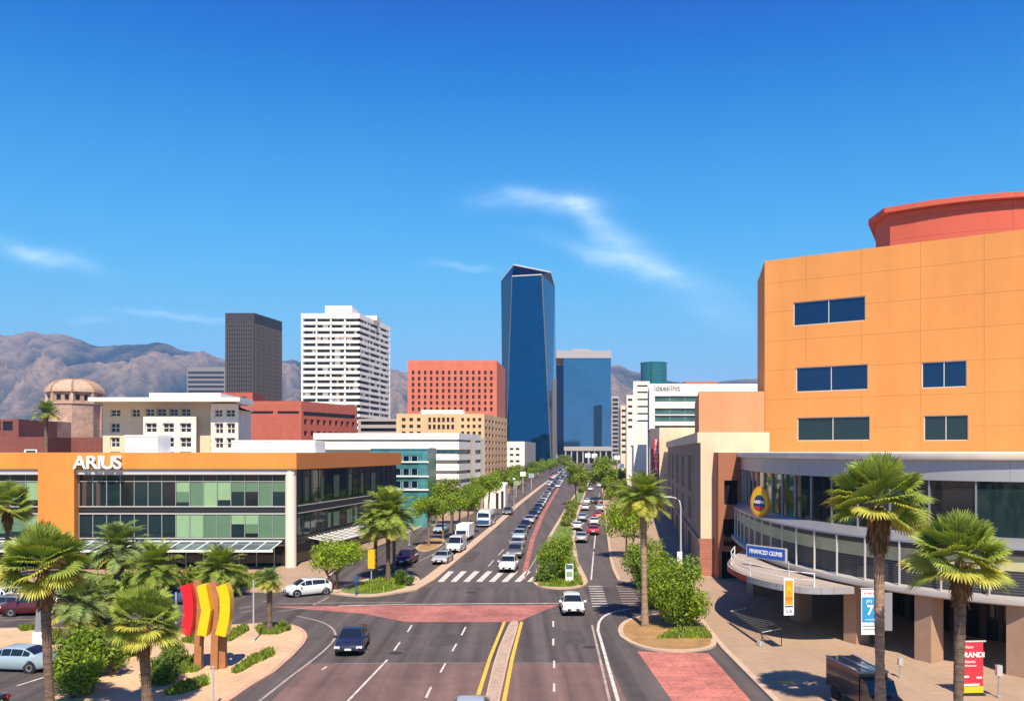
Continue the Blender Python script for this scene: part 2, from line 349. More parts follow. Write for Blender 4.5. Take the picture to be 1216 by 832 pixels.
for j in range(NR):
    tt = j / (NR - 1); D = 2600 + tt * 4200; row = []
    for i in range(NC):
        px = -700 + i * (2500 / (NC - 1)); x = X(px, D)
        env = math.sin(min(tt / .72, 1) * math.pi / 2) ** 1.7 if tt <= .72 else 1 - ((tt - .72) / .28) * .5
        hgt = (HZ - ridge(px + 0 * tt)) * (2600 + .72 * 4200) / F
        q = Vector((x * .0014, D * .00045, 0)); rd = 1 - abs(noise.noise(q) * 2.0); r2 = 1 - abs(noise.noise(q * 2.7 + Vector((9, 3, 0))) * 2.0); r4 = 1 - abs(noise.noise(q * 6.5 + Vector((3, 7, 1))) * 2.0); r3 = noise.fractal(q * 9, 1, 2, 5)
        wob = (rd - 1) * .30 + (r2 - 1) * .15 + (r4 - 1) * .09 + r3 * .05
        edge = 4 * (tt / .72) * (1 - tt / .72) if tt < .72 else 0
        z = hgt * (env + wob * (edge * .9 + .01)) + r3 * (5 + 14 * edge)
        row.append((x, D, max(z, -.5) if j else -.8)); GULLY_SHADE.append(max(0, min(1, .02 + rd * .32 + r2 * .24 + r4 * .14 + r3 * .2)))
    rows.append(row)
mt.grid(rows, mm); mto = struct(mt, 'mountains', smooth=180); mto.data.attributes.new('gully_shade', 'FLOAT', 'POINT').data.foreach_set('value', GULLY_SHADE)

def sheet(name, pts, z, m): s = MB(); s.poly([(p[0], p[1], z) for p in pts], m); return struct(s, name)
def ccw(pts):
    a = sum(p[0] * q[1] - q[0] * p[1] for p, q in zip(pts, pts[1:] + pts[:1])); return pts if a > 0 else pts[::-1]
def px2w(pts): return [p if len(p) == 3 and False else G(*p) for p in pts]
def slab(name, pts, h, top, kerb, ring=.28, side=None):   # a raised slab with a kerb ring
    pts = ccw(list(pts)); bm = bmesh.new()
    lo = [bm.verts.new((p[0], p[1], -.2)) for p in pts]; hi = [bm.verts.new((p[0], p[1], h)) for p in pts]; n = len(pts)
    for i in range(n): f = bm.faces.new((lo[i], lo[(i + 1) % n], hi[(i + 1) % n], hi[i])); f.material_index = 1
    tf = bm.faces.new(hi); tf.material_index = 0; bm.normal_update()
    if ring:
        r = bmesh.ops.inset_region(bm, faces=[tf], thickness=ring, use_boundary=True, use_even_offset=True)
        for f in r['faces']: f.material_index = 1
    me = bpy.data.meshes.new(name); bm.to_mesh(me); bm.free(); me.materials.append(top); me.materials.append(kerb)
    uvl = me.uv_layers.new(name='UVMap').data
    for l in me.loops: c = me.vertices[l.vertex_index].co; uvl[l.index].uv = (c.x, c.y)
    o = bpy.data.objects.new(name, me); COL.objects.link(o); tag(o, kind='structure'); return o
def smooth_pts(pts, it=2):
    for _ in range(it):
        q = []
        for a, b in zip(pts, pts[1:]): q += [(a[0] * .75 + b[0] * .25, a[1] * .75 + b[1] * .25), (a[0] * .25 + b[0] * .75, a[1] * .25 + b[1] * .75)]
        pts = [pts[0]] + q + [pts[-1]]
    return pts

sheet('road', [(-140, -60), (21, -60), (21, 88), (-12, 150), (-60, 150), (-140, 90)], .004, M['asphalt'])
sheet('boulevard', [G(470, 697), G(735, 697), (12.6, 105), (23.5, 215), (60, 560), (103, 960), (40, 960), (10, 460), (-4, 215), (-14, 135)], .008, M['asphalt_far'])
sheet('road_resurfacing', [(-12.6, 20), (6.0, 20), (6.0, DD(787)), (-12.6, DD(787))], .008, M['asphalt_brown'])
sheet('red_paving_band', [G(*p) for p in ((322, 720), (480, 718.5), (664, 718), (642, 726), (618, 737), (600, 738), (482, 738), (430, 728))], .010, M['red_lane'])
sheet('red_paving_pad', [G(757, 773), (8.6, 30), (13.0, 30), G(892, 832), G(841, 775)], .010, M['red_paving'])
sheet('red_bus_lane', [G(*p) for p in ((618, 688), (624, 688), (635, 640), (646, 612), (659, 588), (671, 568), (668, 568), (656, 588), (641, 612), (629.5, 640))], .012, M['red_lane'])

# slabs that rise a kerb's height above the asphalt
slab('pavement_plaza', [(13.4, -50), (13.4, 30), G(917, 832), G(858, 772), G(842, 752), G(815, 718), G(785, 702), G(752, 692), G(733, 689), G(727, 676), G(724, 664), G(718, 612), G(715, 590), G(714, 565),
                        (110, 960), (420, 960), (420, -50)], .12, M['paver'], M['kerb'], .35)
isl_l = [G(*p) for p in ((275, 832), (301, 814), (328, 798), (349, 779), (361, 766))]
curve = smooth_pts([G(*p) for p in ((361, 766), (366, 757), (362, 749), (350, 743), (328, 740))], 2)
slab('sculpture_island', [(-19.5, -40), (-17.2, 25)] + isl_l + curve[1:] + [G(*p) for p in ((291, 742), (240, 745), (150, 746), (60, 746), (-60, 748), (-60, 771), (40, 771), (100, 773), (113, 781), (106, 795), (78, 818), (60, 832))] + [(-25.6, 30), (-26, -40)],
     .13, M['sand'], M['kerb_pink'], .3)
slab('office_pavement', [(-140, DD(702)), G(-60, 702), G(200, 703), G(330, 703), G(352, 700), G(385, 690), G(402, 676), G(433, 655), G(474, 638), G(520, 617), G(560, 600), G(600, 582), G(640, 562), (30, 960), (-420, 960), (-420, 80)], .12, M['paver'], M['kerb'], .3)
slab('corner_island', smooth_pts([G(*p) for p in ((392, 705), (420, 709), (450, 708.5), (480, 703), (500, 692), (497, 686), (484, 682), (455, 683), (425, 691), (400, 698), (392, 705))], 2)[:-1], .14, M['lawn'], M['kerb'], .8)
slab('divider_strip', [G(*p) for p in ((470, 705), (495, 701), (516, 689), (562, 650), (593, 623), (617, 600), (645, 577), (669, 559), (667, 559), (641, 577), (611, 600), (585, 623), (552, 650), (505, 686), (488, 697))], .13, M['kerb'], M['kerb_pink'], 0)
slab('frontage_planter', smooth_pts([G(*p) for p in ((492, 652), (500, 655), (512, 654), (524, 649), (530, 642), (520, 639), (505, 642), (492, 652))], 2)[:-1], .14, M['soil'], M['kerb'], .25)
med = smooth_pts([G(*p) for p in ((634, 686), (631, 692), (640, 698), (668, 700), (690, 698), (699, 693), (696, 686))], 2)
slab('boulevard_median', med + [G(*p) for p in ((687, 668), (683, 646), (684, 628), (688, 608), (694, 590), (700, 572), (704, 559), (701, 559), (692, 572), (683, 586), (672, 603), (664, 616), (652, 636), (642, 664))], .14, M['lawn'], M['kerb'], .5)
slab('near_median', smooth_pts([G(*p) for p in ((576, 832), (588, 780), (603, 745), (607, 739), (613, 738), (616, 741), (614.5, 748), (604.5, 780), (593.5, 832))], 1) + [(-1.1, 20), (-1.8, -30), (-2.9, -30), (-2.2, 20)], .13, M['cobble'], M['kerb'], .1)
slab('palm_island', smooth_pts([G(*p) for p in ((736, 757), (733, 749), (738, 740), (752, 734), (790, 728), (822, 730), (840, 745), (853, 764), (846, 771), (815, 775), (775, 773), (750, 766), (736, 757))], 2)[:-1], .14, M['soil'], M['kerb'], .35)
slab('planting_bed', [G(*p) for p in ((60, 702), (322, 702), (332, 697), (330, 690), (60, 690))], .32, M['lawn'], M['kerb_pink'], .3)

def stripe(name, pts, w, m, z=.016):                   # a painted line of world width w along photo points
    P = [Vector(G(*p)) if len(p) == 2 else Vector(p[:2]) for p in pts]; s = MB(); L, Rr = [], []
    for i, p in enumerate(P):
        d = (P[min(i + 1, len(P) - 1)] - P[max(i - 1, 0)]).normalized(); n = Vector((-d.y, d.x)) * w / 2
        L.append((p.x + n.x, p.y + n.y, z)); Rr.append((p.x - n.x, p.y - n.y, z))
    s.grid([Rr, L], m); return struct(s, name)
W3 = lambda px, py: (*G(px, py), 0)
wl, yl, wo_ = M['white_line'], M['yellow_line'], M['worn_line']
stripe('yellow_line_marking', [(-3.0, 22, 0), W3(565.5, 832), W3(582, 780), W3(599, 738)], .22, yl)
stripe('yellow_line_marking', [(-.7, 22, 0), W3(598.5, 832), W3(608.5, 780), W3(619.5, 738)], .22, yl)
stripe('edge_line_marking', [(6.0, 30, 0), W3(734, 832), W3(722, 790), W3(713, 758)] + [W3(*p) for p in smooth_pts([p for p in ((710, 748), (711, 738), (718, 730), (733, 725), (752, 722))], 2)], .2, wl)
stripe('edge_line_marking', [W3(724, 832), W3(712, 780), W3(703, 742)], .15, wo_)
stripe('edge_line_marking', [(-12.6, 25, 0), W3(308, 832)] + [W3(*p) for p in smooth_pts([(345, 803), (372, 783), (392, 766), (400, 754), (394, 744), (380, 737), (352, 731)], 2)], .16, wo_)
stripe('edge_line_marking', [(-9.6, 30, 0), W3(415, 830), W3(460, 783)], .14, wl)
for pts in ([(553, 744), (548, 754)], [(542, 764), (537, 773)], [(529, 787), (523, 798)], [(512, 815), (506, 828)], [(489, 742), (484, 750)], [(475, 762), (468, 772)],
            [(657, 737), (657, 744)], [(657, 758), (657, 766)], [(658, 784), (658, 793)], [(658, 811), (658, 821)], [(382, 795), (388, 791)]):
    stripe('lane_dash_marking', pts, .13, wl)
stripe('stop_line_marking', [(402, 719), (480, 717.2), (560, 716.5), (664, 716)], .22, wl)
stripe('stop_line_marking', [(330, 716.5), (400, 715.5), (480, 715)], .2, wo_)
for k in range(8):
    a = 523 + k * 15.2; stripe('crosswalk_stripe_marking', [(a, 690.5), (a + 13, 678)], .62, wl)
for k in range(9):
    y = 696 + k * 2.7 + k * k * .03; stripe('crosswalk_stripe_marking', [(699 + k * .5, y), (715 + k * .9, y)], .36, wl)
    if k < 8: stripe('crosswalk_stripe_marking', [(732 + k * 1.0, y), (750 + k * 1.4, y)], .3, wo_)
stripe('centre_line_marking', [(702, 688), (705, 655)], .16, wl); stripe('centre_line_marking', [(705.3, 651), (708, 625)], .16, wl); stripe('centre_line_marking', [(708.4, 620), (712, 585)], .2, wo_)
for (a, b) in (((580, 672), (586, 665)), ((592, 659), (598, 652)), ((605, 645), (612, 637)), ((620, 628), (629, 618)), ((634, 612), (643, 602))):
    stripe('lane_dash_marking', [a, b], .13, wl)
stripe('edge_line_marking', [(623, 684), (638, 660), (653, 634), (665, 614), (673, 601)], .14, wo_)
stripe('lane_line_marking', [(494, 668), (516, 657), (540, 640)], .14, wo_)
for pts in ([(284, 722), (298, 720)], [(285, 727), (300, 725)], [(372, 718), (390, 709)], [(312, 714), (318, 713)], [(330, 726), (372, 720)]): stripe('lane_dash_marking', pts, .16, wo_)
stripe('joint_line_marking', [(398, 787.5), (500, 787), (584, 786.6)], .07, wo_); stripe('joint_line_marking', [(612, 786.6), (700, 787)], .05, wo_)
stripe('parking_line_marking', [(20, 814), (55, 803)], .14, wl); stripe('parking_line_marking', [(66, 797), (90, 788)], .14, wl)
stripe('lane_line_marking', [(-60, 739), (60, 734), (190, 727)], .14, wo_)
stripe('yellow_pavement_marking', [(924, 812), (943, 812)], .5, M['yellow_line'], .128)

for k, (px, py, dm) in enumerate(((470, 775, .36), (700, 768, .36), (430, 742, .4), (560, 703, .4))):
    x, y = G(px, py); b = MB(); b.lathe([(.001, .0185), (dm, .0185), (dm + .06, .0165)], M['kerb'] if False else M['tyre_iron'], 20, (x, y, 0)); struct(b, 'manhole_cover')
for pts in ([(520, 752), (548, 752), (540, 766), (509, 766)], [(668, 748), (690, 748), (697, 764), (671, 765)], [(430, 708), (470, 707), (476, 712), (432, 713)], [(560, 655), (572, 655), (560, 668), (546, 668)], [(150, 730), (190, 728), (196, 734), (152, 736)]):
    sheet('asphalt_patch', [G(*p) for p in pts], .0135, M['asphalt_patch'])

# ------------------------------------------------------------------ buildings
def facade(mb, A, B, z0, z1, holes, depth, m):
    A, B = Vector(A), Vector(B); d = B - A; Wd = d.length; d /= Wd; n = Vector((d.y, -d.x))
    us = sorted({0.0, Wd} | {h[0] for h in holes} | {h[1] for h in holes}); zs = sorted({z0, z1} | {h[2] for h in holes} | {h[3] for h in holes})
    P = lambda u, z, dp=0.0: (A.x + d.x * u - n.x * dp, A.y + d.y * u - n.y * dp, z)
    if not holes: mb.poly([P(0, z0), P(Wd, z0), P(Wd, z1), P(0, z1)], m); return
    for i in range(len(us) - 1):
        j = 0
        while j < len(zs) - 1:
            uc = (us[i] + us[i + 1]) / 2
            inside = lambda j: any(h[0] < uc < h[1] and h[2] < (zs[j] + zs[j + 1]) / 2 < h[3] for h in holes)
            if inside(j): j += 1; continue
            k = j
            while k < len(zs) - 1 and not inside(k): k += 1
            mb.poly([P(us[i], zs[j]), P(us[i + 1], zs[j]), P(us[i + 1], zs[k]), P(us[i], zs[k])], m); j = k
    for (a, b, c, e) in holes:
        mb.poly([P(a, c), P(a, c, depth), P(a, e, depth), P(a, e)], m); mb.poly([P(b, c, depth), P(b, c), P(b, e), P(b, e, depth)], m)
        mb.poly([P(a, c), P(b, c), P(b, c, depth), P(a, c, depth)], m); mb.poly([P(a, e, depth), P(b, e, depth), P(b, e), P(a, e)], m)
def window(parent, A, B, h, depth, glass, frame=None, fw=.07, nx=0, nz_=0, name='window', fname='frame'):
    A, B = Vector(A), Vector(B); d = (B - A).normalized(); n = Vector((d.y, -d.x)); a, b, c, e = h
    P = lambda u, z, dp: (A.x + d.x * u - n.x * dp, A.y + d.y * u - n.y * dp, z)
    g = MB(); g.poly([P(a, c, depth - .004), P(b, c, depth - .004), P(b, e, depth - .004), P(a, e, depth - .004)], glass); w = g.build(name, parent)
    if frame:
        f = MB(); rz = math.atan2(d.y, d.x); dp = depth - .05
        def bar(u0, u1, z0, z1): f.box(P((u0 + u1) / 2, (z0 + z1) / 2, dp), (u1 - u0, .09, z1 - z0), frame, rz)
        bar(a + .002, b - .002, c + .002, c + fw); bar(a + .002, b - .002, e - fw, e - .002); bar(a + .002, a + fw, c + fw, e - fw); bar(b - fw, b - .002, c + fw, e - fw)
        for k in range(nx): u = a + (b - a) * (k + 1) / (nx + 1); bar(u - fw * .4, u + fw * .4, c + fw, e - fw)
        for k in range(nz_): z = c + (e - c) * (k + 1) / (nz_ + 1); bar(a + fw, b - fw, z - fw * .4, z + fw * .4)
        f.build(fname, w)
    return w
def building(name, label, pts, z1, wall, edges={}, glass=None, frame=None, roof=None, z0=-.3, parapet=.5, group=None, cat='building', fw=.07, wallmats={}, wname='wall', fname='frame', glassf=None, nx=0, nz_=0, body=None, rim=.35):
    """pts run anticlockwise; edges: {edge index: (holes, depth)}"""
    pts = ccw([tuple(p) for p in pts]); cx = sum(p[0] for p in pts) / len(pts); cy = sum(p[1] for p in pts) / len(pts)
    th = body or thing(name, label, cat, (cx, cy, max(z0, 0)), group=group); w = MB(); n = len(pts)
    for i in range(n):
        holes, dep = edges.get(i, ([], .2)); facade(w, pts[i], pts[(i + 1) % n], z0, z1, holes, dep, wallmats.get(i, wall))
    ins = []
    for i in range(n):
        p, q, r = Vector(pts[i - 1]), Vector(pts[i]), Vector(pts[(i + 1) % n]); d1 = (q - p).normalized(); d2 = (r - q).normalized()
        n1 = Vector((-d1.y, d1.x)); n2 = Vector((-d2.y, d2.x)); bis = (n1 + n2); bis = bis / max(.3, bis.dot(n1)); ins.append((q.x + bis.x * rim, q.y + bis.y * rim))
    for i in range(n):
        k = (i + 1) % n
        w.poly([(*pts[i], z1), (*pts[k], z1), (*ins[k], z1), (*ins[i], z1)], wall)
        w.poly([(*ins[i], z1), (*ins[k], z1), (*ins[k], z1 - parapet), (*ins[i], z1 - parapet)], wall)
    w.build(wname, th)
    rf = MB(); rf.poly([(*p, z1 - parapet + .002) for p in ins], roof or M['white_roof']); rf.build('roof', th)
    k = 0
    for i, (holes, dep) in edges.items():
        for h in holes:
            gm = glassf(k) if glassf else glass
            window(th, pts[i], pts[(i + 1) % n], h, dep, gm, frame, fw, nx, nz_, fname=fname); k += 1
    return th
def grid_h(u0, u1, nu, fr, rows): 
    s = (u1 - u0) / nu; return [(u0 + s * (i + .5 - fr / 2), u0 + s * (i + .5 + fr / 2), a, b) for (a, b) in rows for i in range(nu)]
def rows_h(z0, z1, n, fr):
    s = (z1 - z0) / n; return [(z0 + s * (i + .5 - fr / 2), z0 + s * (i + .5 + fr / 2)) for i in range(n)]
def block_pts(pxl, pxc, pxr, D, Dr, back=None):
    """front face from pxl to pxc straight across at depth D, side face going back to pxr at depth Dr; returns anticlockwise corners, front is edge 0, right side edge 1"""
    a, b, c = (X(pxl, D), D), (X(pxc, D), D), (X(pxr, Dr), Dr)
    return [a, b, c, (a[0] + c[0] - b[0], c[1])]

# --- orange-framed office on the near left
def office():
    Yf = 94.0; xl, xr = -92.0, X(352, Yf); S0 = Vector((xr, Yf)); S1 = Vector((-17.2, 131.0)); sd = (S1 - S0).normalized(); sn = Vector((sd.y, -sd.x)); SL = (S1 - S0).length
    th = thing('office_building', 'three storey office with orange frame, green glazed windows and white lettering on its roof band', 'office building', (-50, 110, 0))
    zb = 11.15; back = 131.0
    fr = MB()
    fr.prism([(xl, Yf), (xr, Yf), (xr, Yf + .9), (xl, Yf + .9)], zb, 13.0, M['orange_band'])
    p1, p2 = X(45, Yf), X(88, Yf); fr.prism([(p1, Yf + .003), (p2, Yf + .003), (p2, Yf + 1.2), (p1, Yf + 1.2)], 0, zb - .002, M['orange_band'])
    fr.build('orange_frame', th)
    sb = MB(); q = [(S0.x, S0.y), (S1.x, S1.y), (S1.x - sn.x * .9, S1.y - sn.y * .9), (S0.x - sn.x * .9, S0.y - sn.y * .9 + .95)]
    sb.prism(q, zb - .05, 12.995, M['orange_shaded']); sb.build('side_band', th)
    rf = MB(); rf.prism([(xl, Yf + .92), (xr - .95, Yf + .92), (S1.x - .95, back - .1), (xl, back - .1)], 12.3, 12.62, M['white_roof']); rf.build('roof', th)
    core = MB(); yb = Yf + 1.15
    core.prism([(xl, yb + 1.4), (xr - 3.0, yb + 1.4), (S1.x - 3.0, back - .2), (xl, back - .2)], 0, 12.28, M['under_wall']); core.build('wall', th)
    sof = MB(); sof.span(xl, xr - .3, Yf + .25, Yf + 1.2, 10.55, 11.1, M['light_metal']); sof.build('soffit', th)
    # front glazing
    gy = Yf + .95; rnd = random.Random(3)
    fb = MB()
    def bays(x0, x1, n, dark):
        w = (x1 - x0) / n
        for fl, (a, b) in enumerate(((3.45, 6.0), (6.95, 10.5))):
            for i in range(n):
                u0, u1 = x0 + i * w + .05, x0 + (i + 1) * w - .05
                win = MB(); gm = M['dark_teal'] if i % 3 else M['win']; win.poly([(u0, gy, a), (u1, gy, a), (u1, gy, b), (u0, gy, b)], gm); wo1 = win.build('window', th)
                top = b - (.75 if fl else 0)
                if i >= dark:
                    split = rnd.choice((.42, .42, .75, 1.0)); bl = MB(); zt = top; zm = zt - (zt - a) * split
                    up = M['blind_light'] if rnd.random() < .55 else M['blind_mid']
                    bl.span(u0 + .02, u1 - .02, gy - .03, gy - .006, zm, zt, up)
                    if rnd.random() < .6 and split < .7: bl.span(u0 + .02, u1 - .02, gy - .03, gy - .006, a + rnd.choice((0, .45)), zm - .003, M['blind_mid'])
                    bl.build('blind', wo1)
                elif i < 2 and fl: bl = MB(); bl.span(u0 + .3, u0 + .75, gy - .03, gy - .006, a, top, M['win_warm']); bl.build('blind', wo1)
                elif rnd.random() < .7: bl = MB(); bl.span(u0 + .02, u1 - .02, gy - .03, gy - .006, a + .5, top - (1.0 if fl else .2), M['dark_teal']); bl.build('blind', wo1)
            for i in range(n + 1): fb.span(x0 + i * w - .035, x0 + i * w + .035, gy - .1, gy + .02, a, b, M['grey_letter'])
        for z, hgt in ((6.05, .12), (6.86, .1), (3.3, .1), (9.72, .07), (10.47, .06)): fb.span(x0, x1, gy - .12, gy + .015, z, z + hgt, M['light_metal'])
        fb.span(x0, x1, gy - .04, gy + .05, 6.17, 6.86, M['trim']); fb.span(x0, x1, gy - .04, gy + .05, 2.7, 3.3, M['trim'])
    bays(p2 + .1, X(340, gy), 15, 7); bays(xl + .2, p1 - .1, 22, 0)
    fb.build('window_frame', th)
    # ground floor
    gf = MB()
    for i in range(34):
        x = xl + 1 + i * 2.0
        if x < xr - 2: gf.span(x, x + .1, gy + .5, gy + .6, .1, 2.65, M['light_metal'])
    gf.span(xl, xr - 1.6, gy + .55, gy + .62, 2.4, 2.6, M['light_metal']); gf.build('shopfront_frame', th)
    gg = MB(); gg.poly([(xl, gy + .65, 0), (xr - 1.5, gy + .65, 0), (xr - 1.5, gy + .65, 2.7), (xl, gy + .65, 2.7)], M['win']); gg.build('shopfront_glass', th)
    for x in (X(346, Yf + 1), X(262, Yf + 1), X(178, Yf + 1), X(100, Yf + 1), X(20, Yf + 1)):
        c = MB(); c.lathe([(.62, 0), (.62, 11.1)], M['cream'] if x > -26 else M['grey_conc'], 20, (x, Yf + .78, 0)) if x > -26 else c.span(x - .3, x + .3, Yf + .7, Yf + 1.1, 0, 2.7, M['cream'])
        c.build('column', th, smooth=40)
    # front canopy of glass panels on white ribs
    cp = MB(); cg = MB(); y0, y1 = Yf - 2.6, Yf + .9; x0, x1 = xl, X(332, Yf)
    for i in range(48):
        x = x1 - i * 1.62
        if x < xl: break
        cp.tube([(x, y1, 3.02), (x - .35, y0, 2.35)], .06, M['white_paint'], 6)
        if x - 1.62 > xl: cg.poly([(x - 1.58 - .35, y0, 2.36), (x - .39, y0, 2.36), (x - .04, y1, 3.0), (x - 1.58, y1, 3.0)], M['canopy_glass'])
    cp.span(xl, x1, y0 - .08, y0 + .04, 2.2, 2.42, M['white_paint']); cp.span(xl, x1, y1 - .02, y1 + .1, 2.98, 3.1, M['white_paint'])
    c_o = cp.build('canopy', th); cg.build('canopy_glass', c_o)
    # side elevation
    A = S0 - sn * .9; A = (A.x - .0, A.y); A = Vector(A) + sd * 1.2; B = S1 - sn * .9; L = (B - A).length
    sf = MB(); n = 16; w = L / n; rz = math.atan2(sd.y, sd.x)
    for fl, (a, b) in enumerate(((3.45, 6.0), (6.95, 10.9))):
        for i in range(n):
            win = window(th, A, B, (i * w + .05, (i + 1) * w - .05, a, b), 0, M['dark_teal'] if (i + fl) % 2 else M['win'])
            if fl and i < 12 and i % 2 or (fl == 0 and rnd.random() < .2):
                bl = MB(); c = A + sd * ((i + .5) * w) + sn * .02; bl.box((c.x, c.y, a + (b - a) * .45), (w * rnd.choice((.4, .8)), .02, (b - a) * .7), M['blind_mid'], rz); bl.build('blind', win)
    for fl, (a, b) in enumerate(((3.45, 6.0), (6.95, 10.9))):
        for i in range(0, n + 1):
            c = A + sd * (i * w); sf.box((c.x, c.y, (a + b) / 2), (.07, .12, b - a), M['dark_metal'], rz)
    mid = (A + B) / 2
    for z, hh, m_ in ((6.05, .1, 'light_metal'), (6.5, .7, 'trim'), (6.9, .1, 'light_metal'), (3.0, .7, 'trim'), (11.0, .2, 'trim')): sf.box((mid.x, mid.y, z), (L, .16 if m_ == 'light_metal' else .1, hh), M[m_], rz)
    sf.build('side_frame', th)
    sg = MB(); A2 = A - sn * .8; B2 = B - sn * .8
    sg.poly([(A2.x, A2.y, 0), (B2.x, B2.y, 0), (B2.x, B2.y, 2.7), (A2.x, A2.y, 2.7)], M['win']); sg.build('side_shopfront', th)
    sc_ = MB()
    for i in range(12):
        c = A + sd * (4 + i * 2.2); o = c + sn * 3.0; sc_.tube([(c.x, c.y, 3.0), (o.x, o.y, 2.5)], .07, M['white_paint'], 6)
        e = c + sd * 1.1; o2 = e + sn * 3.0; sc_.tube([(e.x, e.y, 3.0), (o2.x, o2.y, 2.5)], .04, M['white_paint'], 6)
    a_, b_ = A + sd * 3.9 + sn * 3.0, A + sd * 29 + sn * 3.0; sc_.tube([(a_.x, a_.y, 2.48), (b_.x, b_.y, 2.48)], .11, M['white_paint'], 6)
    sc_.build('side_canopy', th)
    return th
office_o = office()
def text_part(body, size, ext, m, name, parent=None, loc=(0, 0, 0), rot=(R(90), 0, 0), align='CENTER', xs=1.0, bold=0.0):
    cu = bpy.data.curves.new('text', 'FONT'); cu.body = body; cu.size = size; cu.extrude = ext; cu.align_x = align; cu.align_y = 'CENTER'; cu.offset = bold
    o = bpy.data.objects.new('text', cu); COL.objects.link(o); bpy.context.view_layer.update()
    me = bpy.data.meshes.new_from_object(o.evaluated_get(bpy.context.evaluated_depsgraph_get())); bpy.data.objects.remove(o); bpy.data.curves.remove(cu)
    me.materials.clear(); me.materials.append(m)
    org = ORG.get(parent.name, Vector((0, 0, 0))) if parent is not None else Vector((0, 0, 0))
    me.transform(Matrix.Translation(Vector(loc) - org) @ Matrix.Rotation(rot[2], 4, 'Z') @ Matrix.Rotation(rot[0], 4, 'X') @ Matrix.Scale(xs, 4, (1, 0, 0)))
    p = bpy.data.objects.new(name, me); COL.objects.link(p)
    if parent is not None: p.parent = parent; ORG[p.name] = org
    return p
for ch, px in zip('ARIUS', (95, 109, 118.5, 128, 140)):
    text_part(ch, 2.05, .12, M['white_paint'], 'letter', office_o, (X(px, 93.8), 93.75, Z(549.5, 93.8)), xs=1.05, bold=.03)
def rooftop(label, x0, x1, y0, y1, z0, z1, m=None):
    th = thing('rooftop_plant_box', label, 'rooftop unit', ((x0 + x1) / 2, (y0 + y1) / 2, z0)); b_ = MB(); m = m or M['white_wall']
    b_.span(x0, x1, y0, y1, z0, z1, m); b_.build('housing', th)
    l_ = MB(); l_.span(x0 - .12, x1 + .12, y0 - .12, y1 + .12, z1 + .002, z1 + .16, m); l_.build('lid', th)
    v_ = MB(); n = max(2, int((x1 - x0) / 1.5))
    for i in range(3): v_.span(x0 + .3, x0 + 1.3, y0 - .03, y0 - .002, z0 + .5 + i * .25, z0 + .6 + i * .25, M['grey_conc'])
    v_.build('vent', th); return th
rooftop('small white plant box on the flat roof behind the white lettering', X(149, 104), X(187, 104), 104, 108, 12.62, Z(518, 104))
rooftop('long white plant room on the office roof in front of the brick building', X(276, 110), X(374, 110), 110, 116, 12.62, Z(524, 110))

